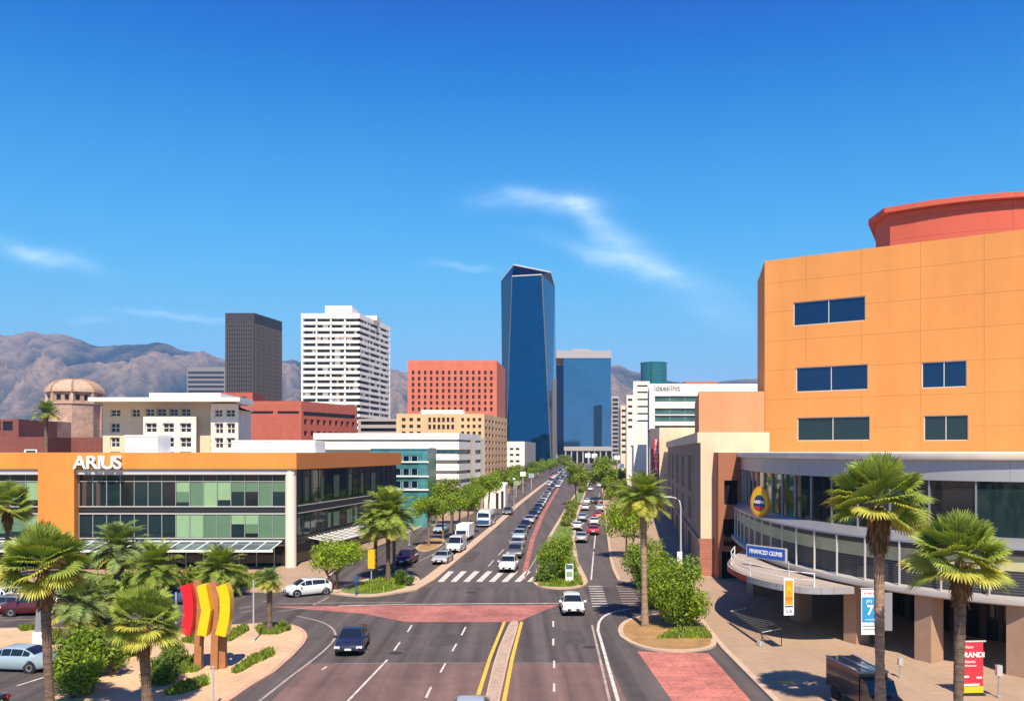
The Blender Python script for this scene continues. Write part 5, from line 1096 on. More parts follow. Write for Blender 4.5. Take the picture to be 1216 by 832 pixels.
far_lane([(712, 594), (711, 570), (711, 556)], 260, 640, 17, -6, .6)
for o in list(PROTO.values()) + list(FARP.values()):
    for c in list(o.children):
        for d_ in list(c.children): bpy.data.objects.remove(d_)
        bpy.data.objects.remove(c)
    bpy.data.objects.remove(o)

# ------------------------------------------------------------------ vegetation
def fan_crown(seed, rad, n=52, lo=-38, droop=1.0, mats=('frond', 'frond_old'), segs=30):
    """a crown of fan fronds; returns (fronds mesh, beard mesh) around the origin"""
    rn = random.Random(seed); b = MB()
    for i in range(n):
        t = (i + .5) / n; el = R(lo + (86 - lo) * (t ** .85) + rn.uniform(-7, 7)); az = i * 2.39996 + rn.uniform(-.25, .25)
        m = M[mats[1]] if t < .26 and rn.random() < .6 else M[mats[0]]
        hd = Vector((math.cos(az), math.sin(az), 0)); d = (hd * math.cos(el) + Vector((0, 0, math.sin(el)))).normalized(); side = Vector((-math.sin(az), math.cos(az), 0)); up = side.cross(d) * -1
        if up.z < 0: up = -up
        Lp = rad * rn.uniform(.42, .55); Lb = rad * rn.uniform(.5, .62) * (1.0 if t < .7 else .9)
        sag = .055 * rad * max(0, math.cos(el)) * droop; o = Vector((0, 0, 0)); h = d * Lp - Vector((0, 0, sag * .6)); mid_ = d * (Lp * .55)
        w = .022 * rad / 2.5
        b.grid([[o - side * w, o + side * w], [mid_ - side * w, mid_ + side * w], [h - side * w, h + side * w]], m)
        tilt = rn.uniform(-.55, .55); roll = Matrix.Rotation(tilt, 3, d); sd_ = roll @ side; up_ = roll @ up
        for k in range(segs):
            f = (k + .5) / segs * 2 - 1; a = f * R(98); ll = Lb * (1 - .32 * abs(f) ** 2) * rn.uniform(.9, 1.06)
            dd = (d * math.cos(a) + sd_ * math.sin(a)); dd = (dd + up_ * (.10 + .16 * abs(f))).normalized(); ww = ll * .042; pr = dd.cross(up_).normalized()
            fold = up_ * (ww * (.5 if k % 2 else -.5))
            p1 = h + dd * (ll * .5) - Vector((0, 0, 1)) * (sag * .25) ; p2 = h + dd * (ll * .8) - Vector((0, 0, 1)) * (sag * .9); p3 = h + dd * ll * .96 - Vector((0, 0, 1)) * (sag * 2.1)
            b.grid([[h - pr * ww * .15, h + pr * ww * .15], [p1 - pr * ww + fold, p1 + pr * ww - fold], [p2 - pr * ww * .75, p2 + pr * ww * .75], [p3 - pr * ww * .08, p3 + pr * ww * .08]], m)
    s = MB()
    for i in range(150):                                # hanging dead leaf bases below the crown
        az = rn.uniform(0, 6.283); z = -rn.uniform(.1, .8) * rad; r_ = rad * (.17 - .2 * max(0, -z / rad - .5)); d = Vector((math.cos(az), math.sin(az), 0)); t_ = Vector((-d.y, d.x, 0)); p = d * r_ + Vector((0, 0, z)); w = rad * .028
        s.poly([p - t_ * w, p + t_ * w, p + d * rad * .05 + Vector((0, 0, -rad * .17)) + t_ * w * .4, p + d * rad * .05 + Vector((0, 0, -rad * .17)) - t_ * w * .4], M['beard'])
    s.lathe([(.02, 0), (.10 * rad, -.05 * rad), (.15 * rad, -.3 * rad), (.175 * rad, -.48 * rad), (.15 * rad, -.64 * rad), (.085 * rad, -.92 * rad)], M['beard'], 12)
    return b, s
def feather_crown(seed, rad, n=60, lo=-50, mats=('frond_blue', 'frond_old'), pairs=22, old=.16):
    rn = random.Random(seed); b = MB()
    for i in range(n):
        t = (i + .5) / n; el = R(lo + (84 - lo) * t + rn.uniform(-8, 8)) ; az = i * 2.39996 + rn.uniform(-.3, .3); m = M[mats[1]] if t < old else M[mats[0]]
        hd = Vector((math.cos(az), math.sin(az), 0)); side = Vector((-hd.y, hd.x, 0)); L_ = rad * rn.uniform(.9, 1.12); pts = []; p = Vector((0, 0, 0)); e = el + R(14); ns = 8
        for k in range(ns + 1):
            pts.append(p.copy()); p = p + (hd * math.cos(e) + Vector((0, 0, math.sin(e)))) * (L_ / ns); e -= R(rn.uniform(6, 11)) * (1.0 if el > R(-10) else .5)
        w = .02 * rad / 2.5
        b.grid([[q - side * w * (1.3 - k / ns), q + side * w * (1.3 - k / ns)] for k, q in enumerate(pts)], m)
        for k in range(pairs):
            f = .16 + .84 * (k + .5) / pairs; x_ = f * ns; j = min(int(x_), ns - 1); q = pts[j].lerp(pts[j + 1], x_ - j); d = (pts[j + 1] - pts[j]).normalized(); up = side.cross(d); up = -up if up.z < 0 else up
            ll = rad * .30 * math.sin(math.pi * min(.97, .12 + .86 * f)) ** .6
            for s_ in (1, -1):
                dd = (side * s_ * .75 + d * .62 + up * rn.uniform(.05, .35)).normalized(); ww = ll * .085; tp = q + dd * ll - Vector((0, 0, ll * .12)); md = q + dd * ll * .5
                b.poly([q - d * ww * .6, md - d * ww, tp, md + d * ww, q + d * ww * .6], m)
    s = MB(); s.lathe([(.02, .06 * rad), (.10 * rad, .02 * rad), (.13 * rad, -.1 * rad), (.09 * rad, -.3 * rad), (.05 * rad, -.42 * rad)], M['beard'], 10)
    for i in range(60):
        az = rn.uniform(0, 6.283); z = -rn.uniform(0, .3) * rad; d = Vector((math.cos(az), math.sin(az), 0)); t_ = Vector((-d.y, d.x, 0)); p = d * rad * .11 + Vector((0, 0, z)); w = rad * .03
        s.poly([p - t_ * w, p + t_ * w, p + d * rad * .1 + Vector((0, 0, -rad * .06)) + t_ * w * .3, p + d * rad * .1 + Vector((0, 0, -rad * .06)) - t_ * w * .3], M['beard'])
    return b, s
def palm(label, x, y, zc, rad, tr, style='fan', seed=1, bark='palm_bark', lean=(0, 0), group='palm trees', name='palm_tree', z0=.1, **kw):
    th = thing(name, label, 'palm tree', (x, y, z0), world=False, group=group); h = zc - z0
    t_ = MB(); pts, rr = [], []
    n = max(6, int(h / .16)); rn = random.Random(seed)
    for k in range(n + 1):
        f = k / n; pts.append((lean[0] * (f - f * f * .3), lean[1] * f, f * (h - rad * .04))); rr.append(tr * (1.25 - .45 * min(1, f * 3) if f < .33 else .8 + .2 * f) * (1 + (.045 if k % 2 else -.045) + rn.uniform(-.035, .035)))
    t_.tube(pts, rr, M[bark], 12, cap=False); t_.build('trunk', th, smooth=60)
    c, s = (fan_crown if style == 'fan' else feather_crown)(seed, rad, **kw); off = Vector((lean[0] * .7, lean[1], h))
    for b_, nm in ((c, 'crown'), (s, 'dead_leaf_skirt')):
        b_.v = [(v[0] + off.x, v[1] + off.y, v[2] + off.z) for v in b_.v]; b_.build(nm, th, uv=False)
    return th
palm('tall fan palm in front of the curved building, its pale trunk crossing the blue banner', X(1046, 39), 39, Z(598, 39), 2.55, .24, seed=3, lean=(-.15, 0), n=44, lo=-30, bark='palm_bark_pale')
palm('shorter fan palm on a dark trunk beside the red banner', X(1136, 35), 35, Z(664, 35), 2.15, .23, seed=5, lean=(.25, 0), n=54, lo=-34)
palm('slender palm with drooping crown on the small kerbed island by the red paving', X(766, 62.5), 62.5, Z(592, 62.5), 2.3, .25, 'feather', seed=8, bark='palm_bark_pale', lean=(-.2, 0), n=56, pairs=24, mats=('frond', 'frond_old'), old=.34)
palm('tall fan palm at lower left beside the pale blue sedan', X(62, 38), 38, Z(672, 38), 2.15, .22, seed=11, lean=(-.5, 0), n=56, lo=-36)
palm('fan palm with thick trunk and yellowing skirt left of the colourful sculpture', X(176, 42), 42, Z(738, 42), 2.0, .27, seed=13, lean=(-.35, 0), n=60, lo=-42)
palm('short bushy palm with grey green fronds on the sandy verge behind the pale blue sedan', X(93, 59), 59, Z(716, 59), 2.5, .42, 'feather', seed=17, n=60)
palm('bushy palm with thick dark trunk below the orange pillar', X(141, 76), 76, Z(652, 76), 3.0, .5, 'feather', seed=19, n=64)
palm('rounded palm standing right of the bushy dark trunked palm by the office canopy', X(184, 72), 72, Z(676, 72), 2.8, .4, 'feather', seed=23, n=60, mats=('frond', 'frond_old'))
palm('rounded palm behind the yellow bars of the sculpture', X(261, 76), 76, Z(678, 76), 2.7, .35, 'feather', seed=29, n=60, mats=('frond', 'frond_old'))
palm('small palm with yellow skirt on the sand tip right of the sculpture', X(320, 60.5), 60.5, Z(690, 60.5), 1.2, .22, 'feather', seed=31, n=44, mats=('frond_blue', 'frond_old'), old=.4)
palm('palm at the left picture edge standing before the office windows', X(9, 84), 84, Z(600, 84), 2.7, .26, seed=37, n=50)
palm('small young palm between the two bushy palms below the office canopy', X(128, 66), 66, Z(706, 66), 1.4, .16, seed=41, n=36)
palm('tallest palm rising behind the office roof beside the domed tower', X(55, 180), 180, Z(492, 180), 3.6, .4, 'feather', seed=43, n=44, lo=-20)
palm('broad date palm on the corner island nearest the yellow sign', X(461, 85), 85, Z(612, 85), 3.3, .24, 'feather', seed=47, n=76, lo=-55, mats=('frond', 'frond_old'), old=.1)
palm('second date palm on the corner island, crown merged with the broad one', X(446, 86), 86, Z(624, 86), 2.4, .2, 'feather', seed=53, n=54, lo=-50, mats=('frond', 'frond_old'), old=.15)
palm('date palm behind the pair on the corner island', X(468, 92), 92, Z(622, 92), 2.4, .2, 'feather', seed=59, n=50, lo=-50, mats=('frond', 'frond_old'), old=.1)

def leaves(b, clumps, n, size, mats, rn, flat=.0):
    tot = sum(c[1] ** 2 for c in clumps)
    for (c, r_) in clumps:
        k = int(n * r_ ** 2 / tot); m = M[rn.choice(mats)]
        for _ in range(k):
            d = Vector((rn.gauss(0, 1), rn.gauss(0, 1), rn.gauss(0, 1))).normalized(); q = Vector(c) + d * r_ * rn.random() ** .4
            nn = (d + Vector((rn.gauss(0, .6), rn.gauss(0, .6), rn.gauss(.3, .6)))).normalized(); a = nn.orthogonal().normalized(); a = Matrix.Rotation(rn.uniform(0, 6.28), 3, nn) @ a; e = nn.cross(a); s = size * rn.uniform(.6, 1.3)
            b.poly([q - a * s, q - e * s * .45 + nn * s * .1, q + a * s, q + e * s * .45 + nn * s * .1], m if rn.random() < .75 else M[mats[0]])
def tree_proto(seed, h, cr, th_, n, size, mats, tr=.16, nclump=18, zr=.75, name='street_tree', multi=1, low=-.5):
    rn = random.Random(seed); t = thing(name, 'x', 'tree', world=False); zc = th_ + (h - th_) * .52
    clumps = []
    for k in range(nclump):
        az = k * 2.39996 + rn.uniform(-.4, .4); f = rn.uniform(low, 1); rr = cr * math.sqrt(max(.05, 1 - f * f * .75)) * rn.uniform(.45, .78)
        clumps.append(((math.cos(az) * rr, math.sin(az) * rr, zc + f * (h - th_) * .5 * zr), cr * rn.uniform(.26, .44)))
    clumps.append(((0, 0, zc), cr * .5))
    w = MB()
    for q in range(multi):
        ox, oy = (rn.uniform(-.25, .25), rn.uniform(-.25, .25)) if multi > 1 else (0, 0)
        top = (ox * 3 + rn.uniform(-.1, .1) * cr, oy * 3 + rn.uniform(-.1, .1) * cr, th_ * 1.15)
        w.tube([(ox, oy, -.1), (ox * 1.5, oy * 1.5, th_ * .45), top], [tr * 1.3, tr, tr * .8], M['bark'], 8)
        for (c, r_) in clumps[q::multi]:
            if rn.random() < .6: c = Vector(c); m = Vector(top).lerp(c, .5) + Vector((rn.uniform(-.2, .2), rn.uniform(-.2, .2), rn.uniform(0, .2))) * cr * .4; w.tube([top, m, c], [tr * .55, tr * .35, tr * .12], M['bark'], 5)
    w.build('trunk', t, smooth=60, uv=False); b = MB(); leaves(b, clumps, n, size, mats, rn); b.build('crown', t, uv=False); return t
def place(proto, x, y, label, group, s=1.0, rz=0.0, first=False, name=None, z=.1, sz=None, cat='tree'):
    o = copy_tree(proto); o.location = (x, y, z); o.rotation_euler = (0, 0, rz); o.scale = (s, s, sz or s); tag(o, label, cat, group)
    if name: o.name = name
    return o
g_l, g_d, g_y = ('leaf', 'leaf_lime', 'leaf'), ('leaf_dark', 'leaf', 'leaf_dark'), ('leaf_lime', 'leaf', 'leaf_lime')
TA = tree_proto(1, 7.2, 2.6, 3.6, 3600, .17, g_l, .17); TB = tree_proto(2, 6.4, 2.4, 3.2, 3600, .17, ('leaf', 'leaf', 'leaf_lime'), .15); TC = tree_proto(3, 6.8, 2.7, 2.6, 3200, .2, ('leaf_olive', 'leaf', 'leaf_lime'), .14)
TF = tree_proto(4, 8.0, 3.4, 2.4, 1500, .36, g_l, .2, 16); TG = tree_proto(5, 8.5, 3.6, 2.2, 1500, .38, ('leaf', 'leaf_dark', 'leaf_olive'), .22, 16)
LM = tree_proto(6, 4.6, 2.9, 1.2, 5200, .14, g_y, .13, 22, .6, 'street_tree', 2)
BU = tree_proto(7, 4.6, 2.9, .4, 9500, .14, ('leaf', 'leaf_lime', 'leaf'), .12, 34, .95, 'large_shrub', 3, -.9)
BS = tree_proto(8, 1.9, 1.5, .1, 3600, .11, g_l, .06, 16, .9, 'shrub', 3, -.9); BV = tree_proto(9, 2.0, 1.5, .1, 3600, .11, g_d, .06, 16, .9, 'shrub', 3, -.9); BY = tree_proto(10, 1.8, 1.3, .2, 2200, .12, ('leaf_olive', 'leaf_lime', 'leaf_olive'), .05, 14, .9, 'shrub', 3, -.8)
PROTOS = [TA, TB, TC, TF, TG, LM, BU, BS, BV, BY]
x, y = gp(402, 700); place(LM, x, y, 'low spreading lime green tree at the office corner', 'street trees', 1.0)
for px, py, P_, s, lab in [(509, 649, TA, .95, 'green tree on the round planter behind the maroon car'), (526, 640, TB, 1.0, 'slim trunked tree just left of the white box lorry'), (545, 637, TA, .92, 'tree with trunk in front of the white box lorry'), (556, 633, TB, 1.05, 'tree between the box lorry and the coach'),
                           (563, 622, TA, 1.0, 'tree behind the box lorry beside the banded white building'), (536, 622, TC, 1.15, 'loose olive tree by the pavement below the teal pavilion'), (518, 622, TB, 1.1, 'tree on the pavement directly below the teal pavilion'), (580, 612, TA, 1.15, 'tree on the near side of the white kiosk')]:
    x, y = gp(px, py); place(P_, x, y, lab, 'street trees', s, rnd.uniform(0, 6))
rnd = random.Random(4); y = 185
SIDE = [(575, 606), (616, 580), (648, 563), (668, 553)]
k = 0
def along(pts, y):
    P_ = [gp(*p) for p in pts]
    for a, b in zip(P_, P_[1:]):
        if y <= b[1] or b is P_[-1]: return a[0] + (b[0] - a[0]) * (y - a[1]) / (b[1] - a[1])
while y < 640:
    place(rnd.choice((TF, TG, TF)), along(SIDE, y) + rnd.uniform(-1.5, 1.0), y, 'bushy green tree in the long row left of the boulevard beyond the white kiosk', 'row of trees left of the boulevard', rnd.uniform(.75, 1.05), rnd.uniform(0, 6))
    if rnd.random() < .6: place(rnd.choice((TF, TG)), along(SIDE, y) - rnd.uniform(7, 14), y + 5, 'bushy green tree in the second row left of the boulevard beyond the white kiosk', 'row of trees left of the boulevard', rnd.uniform(.7, 1.0), rnd.uniform(0, 6))
    y += rnd.uniform(13, 22)
x, y = gp(662, 688); place(BU, x, y, 'round green shrub filling the nose of the boulevard median', 'median planting', .86, .4, z=.1)
x, y = gp(648, 692); place(BV, x, y, 'small dark shrub left of the round median shrub', 'median planting', 1.0)
x, y = gp(716, 592); place(TF, x, y, 'nearer of two bright green trees on the right carriageway axis', 'median planting', 1.25, 1)
x, y = gp(714, 571); place(TF, x, y, 'farther of two bright green trees on the right carriageway axis', 'median planting', 1.45, 2.4)
x, y = gp(684, 600); place(TC, x, y, 'thin yellowish tree on the median beyond the shrub', 'median planting', 1.25, sz=1.5)
for px, py, s, lab in [(673, 625, 1.0, 'first low olive bush along the median grass'), (677, 616, 1.1, 'second low olive bush along the median grass'), (679, 607, 1.3, 'third low olive bush along the median grass'), (692, 585, 1.6, 'fourth and farthest low olive bush along the median grass')]:
    x, y = gp(px, py); place(BY, x, y, lab, 'median planting', s, px)
x, y = gp(745, 663); place(LM, x, y, 'spreading green tree behind the slender island palm', 'trees by the right pavement', 1.06, 1.0, sz=1.55)
x, y = gp(760, 640); place(TA, x, y, 'green tree right of the slender palm crown by the shaded front', 'trees by the right pavement', .9, 2)
x, y = gp(770, 698); place(BU, x, y, 'large leafy shrub behind the island palm trunk', 'shrubs by the right pavement', .82, 2.2, sz=.9)
x, y = gp(806, 745); place(BU, x, y, 'largest leafy shrub overhanging the kerbed palm island', 'shrubs by the right pavement', .86, .5, sz=1.0)
x, y = gp(783, 722); place(BU, x, y, 'leafy shrub wedged between the two large shrubs on the palm island', 'shrubs by the right pavement', .7, 3.5)
for px, py, s, lab in [(731, 606, .9, 'yellow green tree beside the far right pavement'), (738, 594, .8, 'green tree farther along the far right pavement'), (726, 590, .9, 'small green tree at the right carriageway edge'), (742, 612, .8, 'low green tree by the beige pier')]:
    x, y = gp(px, py); place(TC, x, y, lab, 'trees by the right pavement', s, px)
for px, py, P_, s, lab in [(108, 806, BS, 1.35, 'bright green bush at the driveway corner beside the thick palm'), (90, 826, BS, 1.1, 'bright green bush nearest the bottom edge by the driveway'), (150, 778, BV, 1.0, 'dark bush behind the thick trunked palm'), (128, 786, BS, 1.0, 'green bush between two palms on the sand'),
                           (192, 812, BV, .85, 'dark leafy bush at the foot of the sculpture posts'), (204, 790, BY, .8, 'pale olive bush left of the sculpture posts'), (113, 748, BV, .8, 'low bush right of the short grey palm'), (64, 766, BY, .55, 'tiny bush on the sandy verge by the white pylon'),
                           (110, 722, BY, 1.2, 'olive bush beneath the young palm'), (160, 716, BS, 1.2, 'green bush below the rounded palm'), (200, 706, BY, 1.3, 'olive bush at the bed before the office'), (230, 700, BY, 1.1, 'pale bush behind the red sculpture bar'),
                           (480, 696, BV, .75, 'dark spiky bush on the corner island grass'), (338, 750, BY, .4, 'small tuft bush beside the small skirted palm'), (306, 698, BY, .8, 'pale bush at the right end of the office bed'), (284, 697, BY, .9, 'pale bush under the sculpture side palm')]:
    x, y = gp(px, py); place(P_, x, y, lab, 'shrubs on the left', s, px * .1)
rnd = random.Random(9)
for i in range(26):                                    # far green around the boulevard end
    D = rnd.uniform(560, 930); px = rnd.choice((rnd.uniform(640, 676), rnd.uniform(716, 742), rnd.uniform(672, 716) if D > 900 else rnd.uniform(655, 674)))
    place(rnd.choice((TF, TG)), X(px, D), D, 'distant green tree around the far end of the boulevard', 'distant trees at the boulevard end', rnd.uniform(.8, 1.3), rnd.uniform(0, 6))
for i in range(16):
    D = rnd.uniform(200, 420); px = rnd.uniform(722, 746); place(rnd.choice((TF, TC, TG)), X(px, D), D, 'hazy green tree lining the far right pavement', 'distant trees on the right', rnd.uniform(.5, .8), rnd.uniform(0, 6))
for o in PROTOS:
    for c in list(o.children): bpy.data.objects.remove(c)
    bpy.data.objects.remove(o)
# grass patches: blades over the lawns and beds
def tufts(name, polys, n, h, mats, seed):
    rn = random.Random(seed); b = MB()
    for pts in polys:
        P_ = [gp(*p) for p in pts]; x0, x1, y0, y1 = min(p[0] for p in P_), max(p[0] for p in P_), min(p[1] for p in P_), max(p[1] for p in P_); c = 0
        while c < n:
            x, y = rn.uniform(x0, x1), rn.uniform(y0, y1); ins_ = False
            for (a, e) in zip(P_, P_[1:] + P_[:1]):
                if (a[1] > y) != (e[1] > y) and x < (e[0] - a[0]) * (y - a[1]) / (e[1] - a[1]) + a[0]: ins_ = not ins_
            c += 1
            if not ins_: continue
            a = rn.uniform(0, 6.28); w = h * .35; d = Vector((math.cos(a), math.sin(a), 0)) * w; l = Vector((rn.uniform(-.5, .5) * h, rn.uniform(-.5, .5) * h, h * rn.uniform(.5, 1.2))); p = Vector((x, y, .12))
            b.poly([p - d, p + d, p + l + d * .2, p + l - d * .2], M[rn.choice(mats)])
    return tag(b.build(name, uv=False), kind='stuff')
tufts('grass', [[(274, 801), (300, 782), (323, 773), (326, 780), (300, 792), (282, 802)], [(206, 795), (212, 785), (236, 782), (234, 800), (210, 803)], [(196, 828), (214, 815), (245, 808), (246, 816), (216, 826)], [(303, 748), (318, 743), (345, 748), (330, 755), (308, 755)], [(216, 764), (232, 754), (245, 752), (238, 768)],
                [(262, 760), (290, 745), (296, 750), (272, 764)], [(22, 748), (46, 745), (46, 749), (26, 751)], [(110, 760), (140, 750), (150, 760), (120, 768)]], 1500, .3, ('leaf', 'leaf', 'leaf_olive'), 1)
tufts('grass', [[(420, 705), (450, 706), (480, 700), (494, 690), (480, 686), (455, 686), (430, 694)], [(640, 697), (668, 698), (692, 696), (690, 686), (640, 685)], [(780, 760), (846, 760), (836, 746), (800, 750)]], 2200, .25, ('leaf_lime', 'leaf', 'leaf_olive'), 2)
tufts('grass', [[(70, 700), (322, 700), (328, 691), (70, 691)]], 5000, .8, ('leaf', 'leaf_olive', 'leaf_lime'), 3)
tufts('grass', [[(660, 640), (672, 612), (684, 590), (688, 592), (684, 612), (680, 640)]], 2500, .35, ('leaf_olive', 'leaf', 'leaf_lime'), 4)

# ------------------------------------------------------------------ sculpture, signs, posts
def bar_path(b, pts, w, d, y, m):                      # a flat slab that follows a line in the x-z plane
    P_ = [Vector((p[0], 0, p[1])) for p in pts]; rows = []
    for i, p in enumerate(P_):
        t_ = (P_[min(i + 1, len(P_) - 1)] - P_[max(i - 1, 0)]).normalized(); n = Vector((t_.z, 0, -t_.x)) * w / 2
        rows.append([(p.x - n.x, y - d / 2, p.z - n.z), (p.x + n.x, y - d / 2, p.z + n.z), (p.x + n.x, y + d / 2, p.z + n.z), (p.x - n.x, y + d / 2, p.z - n.z)])
    b.grid(rows, m, True); b.poly(rows[-1], m); b.poly(rows[0][::-1], m); return b
D = 50.0; yS = D; sxp = lambda px: X(px, D); szp = lambda py: Z(py, D)
sc_o = thing('street_sculpture', 'abstract sculpture of red and yellow bent bars on brown posts', 'sculpture', (sxp(248), yS, .13))
def cv(pts): return smooth_pts([(sxp(a), szp(b)) for a, b in pts], 2)
def part(nm, pts, w, d, y, m): b = MB(); bar_path(b, pts, w, d, y, m); return b.build(nm, sc_o)
part('red_bar', cv([(224, 692.5), (228, 704), (229, 725), (226.5, 742), (224, 750)]), .58, .75, yS - .3, M['sculpt_red'])
part('chevron_bar', [(sxp(244), szp(692.5)), (sxp(249.5), szp(722)), (sxp(244), szp(751.5))], .55, .75, yS - .3, M['sculpt_yellow'])
part('curved_bar', cv([(267, 692.5), (271.5, 706), (271.5, 728), (268, 744), (266, 751.5)]), .6, .75, yS - .3, M['sculpt_yellow'])
for a, b_, top in ((236.5, 232, 692.5), (256, 252, 692.5)):
    part('arched_post', cv([(b_ - 2, top), (a - 2, top + 2), (a + .5, top + 14), (a, 735), (a - 1, 770), (a - 1.5, 797)]), .42, .42, yS + .1, M['sculpt_wood'])
part('arched_post', [(sxp(262.5), szp(745)), (sxp(262.5), szp(795))], .36, .36, yS + .35, M['sculpt_wood'])
b = MB()
for z in (710, 718, 732): b.span(sxp(237), sxp(268), yS - .05, yS + .05, szp(z), szp(z - 1.2), M['light_metal'])
b.build('cross_rod', sc_o)
def post(label, px, D, z1, r=.05, name='thin_post', m='pole', cat='post', z0=.1):
    th = thing(name, label, cat, (X(px, D), D, z0)); b = MB(); b.tube([(X(px, D), D, z0), (X(px, D), D, z1)], r, M[m], 8); b.build('shaft', th)
    b = MB(); b.lathe([(r * 2.4, z0), (r * 2.4, z0 + .12), (r, z0 + .16)], M[m], 10, (X(px, D), D, 0)); b.build('base', th); b = MB(); b.lathe([(r, z1), (r * 1.4, z1), (r * 1.4, z1 + .06), (.001, z1 + .09)], M[m], 8, (X(px, D), D, 0)); b.build('cap', th); return th
post('thin white pole standing left of the small skirted palm', 301, 57.3, Z(690, 57.3), .055)
post('thin white pole in front of the sculpture near the bottom edge', 253, 42.5, Z(792, 42.5), .06)
post('thin dark lamp pole rising from the round planter left of the trees', 486, 117, Z(618, 117), .09, m='grey_letter')
post('slim grey post standing left of the red sculpture bar', 209, 63, Z(704, 63), .05)
th = post('blue parking meter at the corner before the lime tree', 423, 76, 1.3, .05, 'parking_meter', 'paint_blue', 'parking meter'); b = MB(); b.box((X(423, 76), 76, 1.6), (.32, .26, .55), M['paint_blue']); b.build('meter_head', th)
th = post('grey parking meter right of the red standing banner', 1186, 44.3, 1.25, .045, 'parking_meter', 'grey_letter', 'parking meter'); b = MB(); b.box((X(1186, 44.3), 44.3, 1.55), (.28, .22, .55), M['pole']); b.build('meter_head', th)
th = post('small grey parking meter between tall palm and shorter palm', 1069, 48.2, .85, .04, 'parking_meter', 'grey_letter', 'parking meter'); b = MB(); b.box((X(1069, 48.2), 48.2, 1.05), (.24, .2, .4), M['pole']); b.build('meter_head', th)
th = post('yellow traffic signal head on a pale post beside the date palms', 441, 84.5, Z(676, 84.5), .06, 'traffic_signal', cat='traffic signal')
b = MB(); zc = Z(663, 84.5); xs = X(441.5, 84.4); b.prism([(xs - .38, 84.3), (xs + .3, 84.15), (xs + .42, 84.5), (xs - .26, 84.7)], zc - .95, zc + .95, M['sign_yellow']); b.build('housing', th)
for k in (-.6, 0, .6): b = MB(); b.lathe([(.17, .0), (.19, .16), (.14, .16), (.13, .02), (.01, .02)], M['trim'], 12, (0, 0, 0), 'X'); b.v = [(xs + .38 + v[0], 84.32 + v[1], zc + k + v[2]) for v in b.v]; b.build('lens_hood', th)
# white pylon on the sandy verge
D = 57.0; th = thing('white_pylon', 'leaning grey white pylon on a white base behind the tall left palm', 'pylon', (X(49, D), D, .13)); b = MB(); x = X(49, D)
b.prism([(x - .45, D - .3), (x + .45, D - .3), (x + .45, D + .3), (x - .45, D + .3)], .13, .9, M['white_paint']); b.build('base', th)
b = MB(); b.grid([[(x - .34, D - .22, .9), (x + .34, D - .22, .9), (x + .34, D + .22, .9), (x - .34, D + .22, .9)], [(x - .14, D - .12, 4.2), (x + .2, D - .12, 4.3), (x + .2, D + .12, 4.3), (x - .14, D + .12, 4.2)]], M['silver'], True); b.poly([(x - .14, D - .12, 4.2), (x + .2, D - .12, 4.3), (x + .2, D + .12, 4.3), (x - .14, D + .12, 4.2)], M['silver']); b.build('shaft', th)
# white sign in the median nose
D = 84.0; th = thing('white_information_sign', 'upright white and pale green information sign on the median nose', 'sign', (X(676, D), D, .14)); x = X(676, D)
b = MB(); b.span(x - .4, x + .4, D - .12, D + .12, .14, Z(669, D), M['white_paint']); b.build('panel', th)
b = MB(); b.span(x - .34, x + .34, D - .14, D - .122, Z(675, D), Z(670, D), M['teal_strip']); b.span(x - .3, x + .3, D - .14, D - .122, Z(684, D), Z(678, D), M['blind_light']); b.build('printed_area', th)
D = 63.3; th = thing('small_blue_plate', 'small pale blue plate on a short stake under the island shrub', 'sign', (X(797, D), D, .14)); b = MB(); b.box((X(797, D), D, Z(747, D)), (.72, .05, .42), M['sign_cyan']); b.build('panel', th)
b = MB(); b.tube([(X(797, D), D + .05, .1), (X(797, D), D + .05, Z(748, D))], .035, M['pole'], 6); b.build('stake', th)
# street lamp with bent arm
D = 84.6; x = X(808.5, D); th = thing('street_lamp', 'tall silver street lamp with curved arm before the shaded beige building', 'street lamp', (x, D, .12))
b = MB(); zt_ = Z(592, D); b.tube([(x, D, .12), (x, D, 4), (x, D, zt_ - .8), (x - .12, D, zt_ - .25), (x - .45, D, zt_ + .05), (x - 1.1, D, zt_ + .22)], [.13, .1, .08, .07, .06, .055], M['pole'], 10); b.build('pole', th, smooth=60)
b = MB(); b.box((x - 1.35, D, zt_ + .2), (.7, .28, .14), M['light_metal']); b.build('lamp_head', th)
b = MB(); b.lathe([(.24, .12), (.24, .5), (.14, .62)], M['pole'], 12, (x, D, 0)); b.build('base', th)
b = MB(); b.box((x - .14, D - .1, Z(664, D)), (.5, .06, 1.6), M['white_paint']); b.build('notice', th)
for px, D, top, lab in ((538, 131, 606, 'thin dark lamp column before the box lorry'), (610.5, 190, 569, 'lamp column with pale round head beyond the kiosk'), (686, 205, 566, 'thin lamp column on the median beside the yellowish tree')):
    x = X(px, D); th = thing('street_lamp', lab, 'street lamp', (x, D, .1)); b = MB(); b.tube([(x, D, .1), (x, D, Z(top, D))], .09, M['grey_letter'], 8); b.build('pole', th); b = MB(); b.lathe([(.01, -.2), (.3, -.15), (.38, .05), (.2, .3), (.01, .34)], M['white_paint'], 12, (x, D, Z(top, D))); b.build('lamp_head', th, smooth=60)
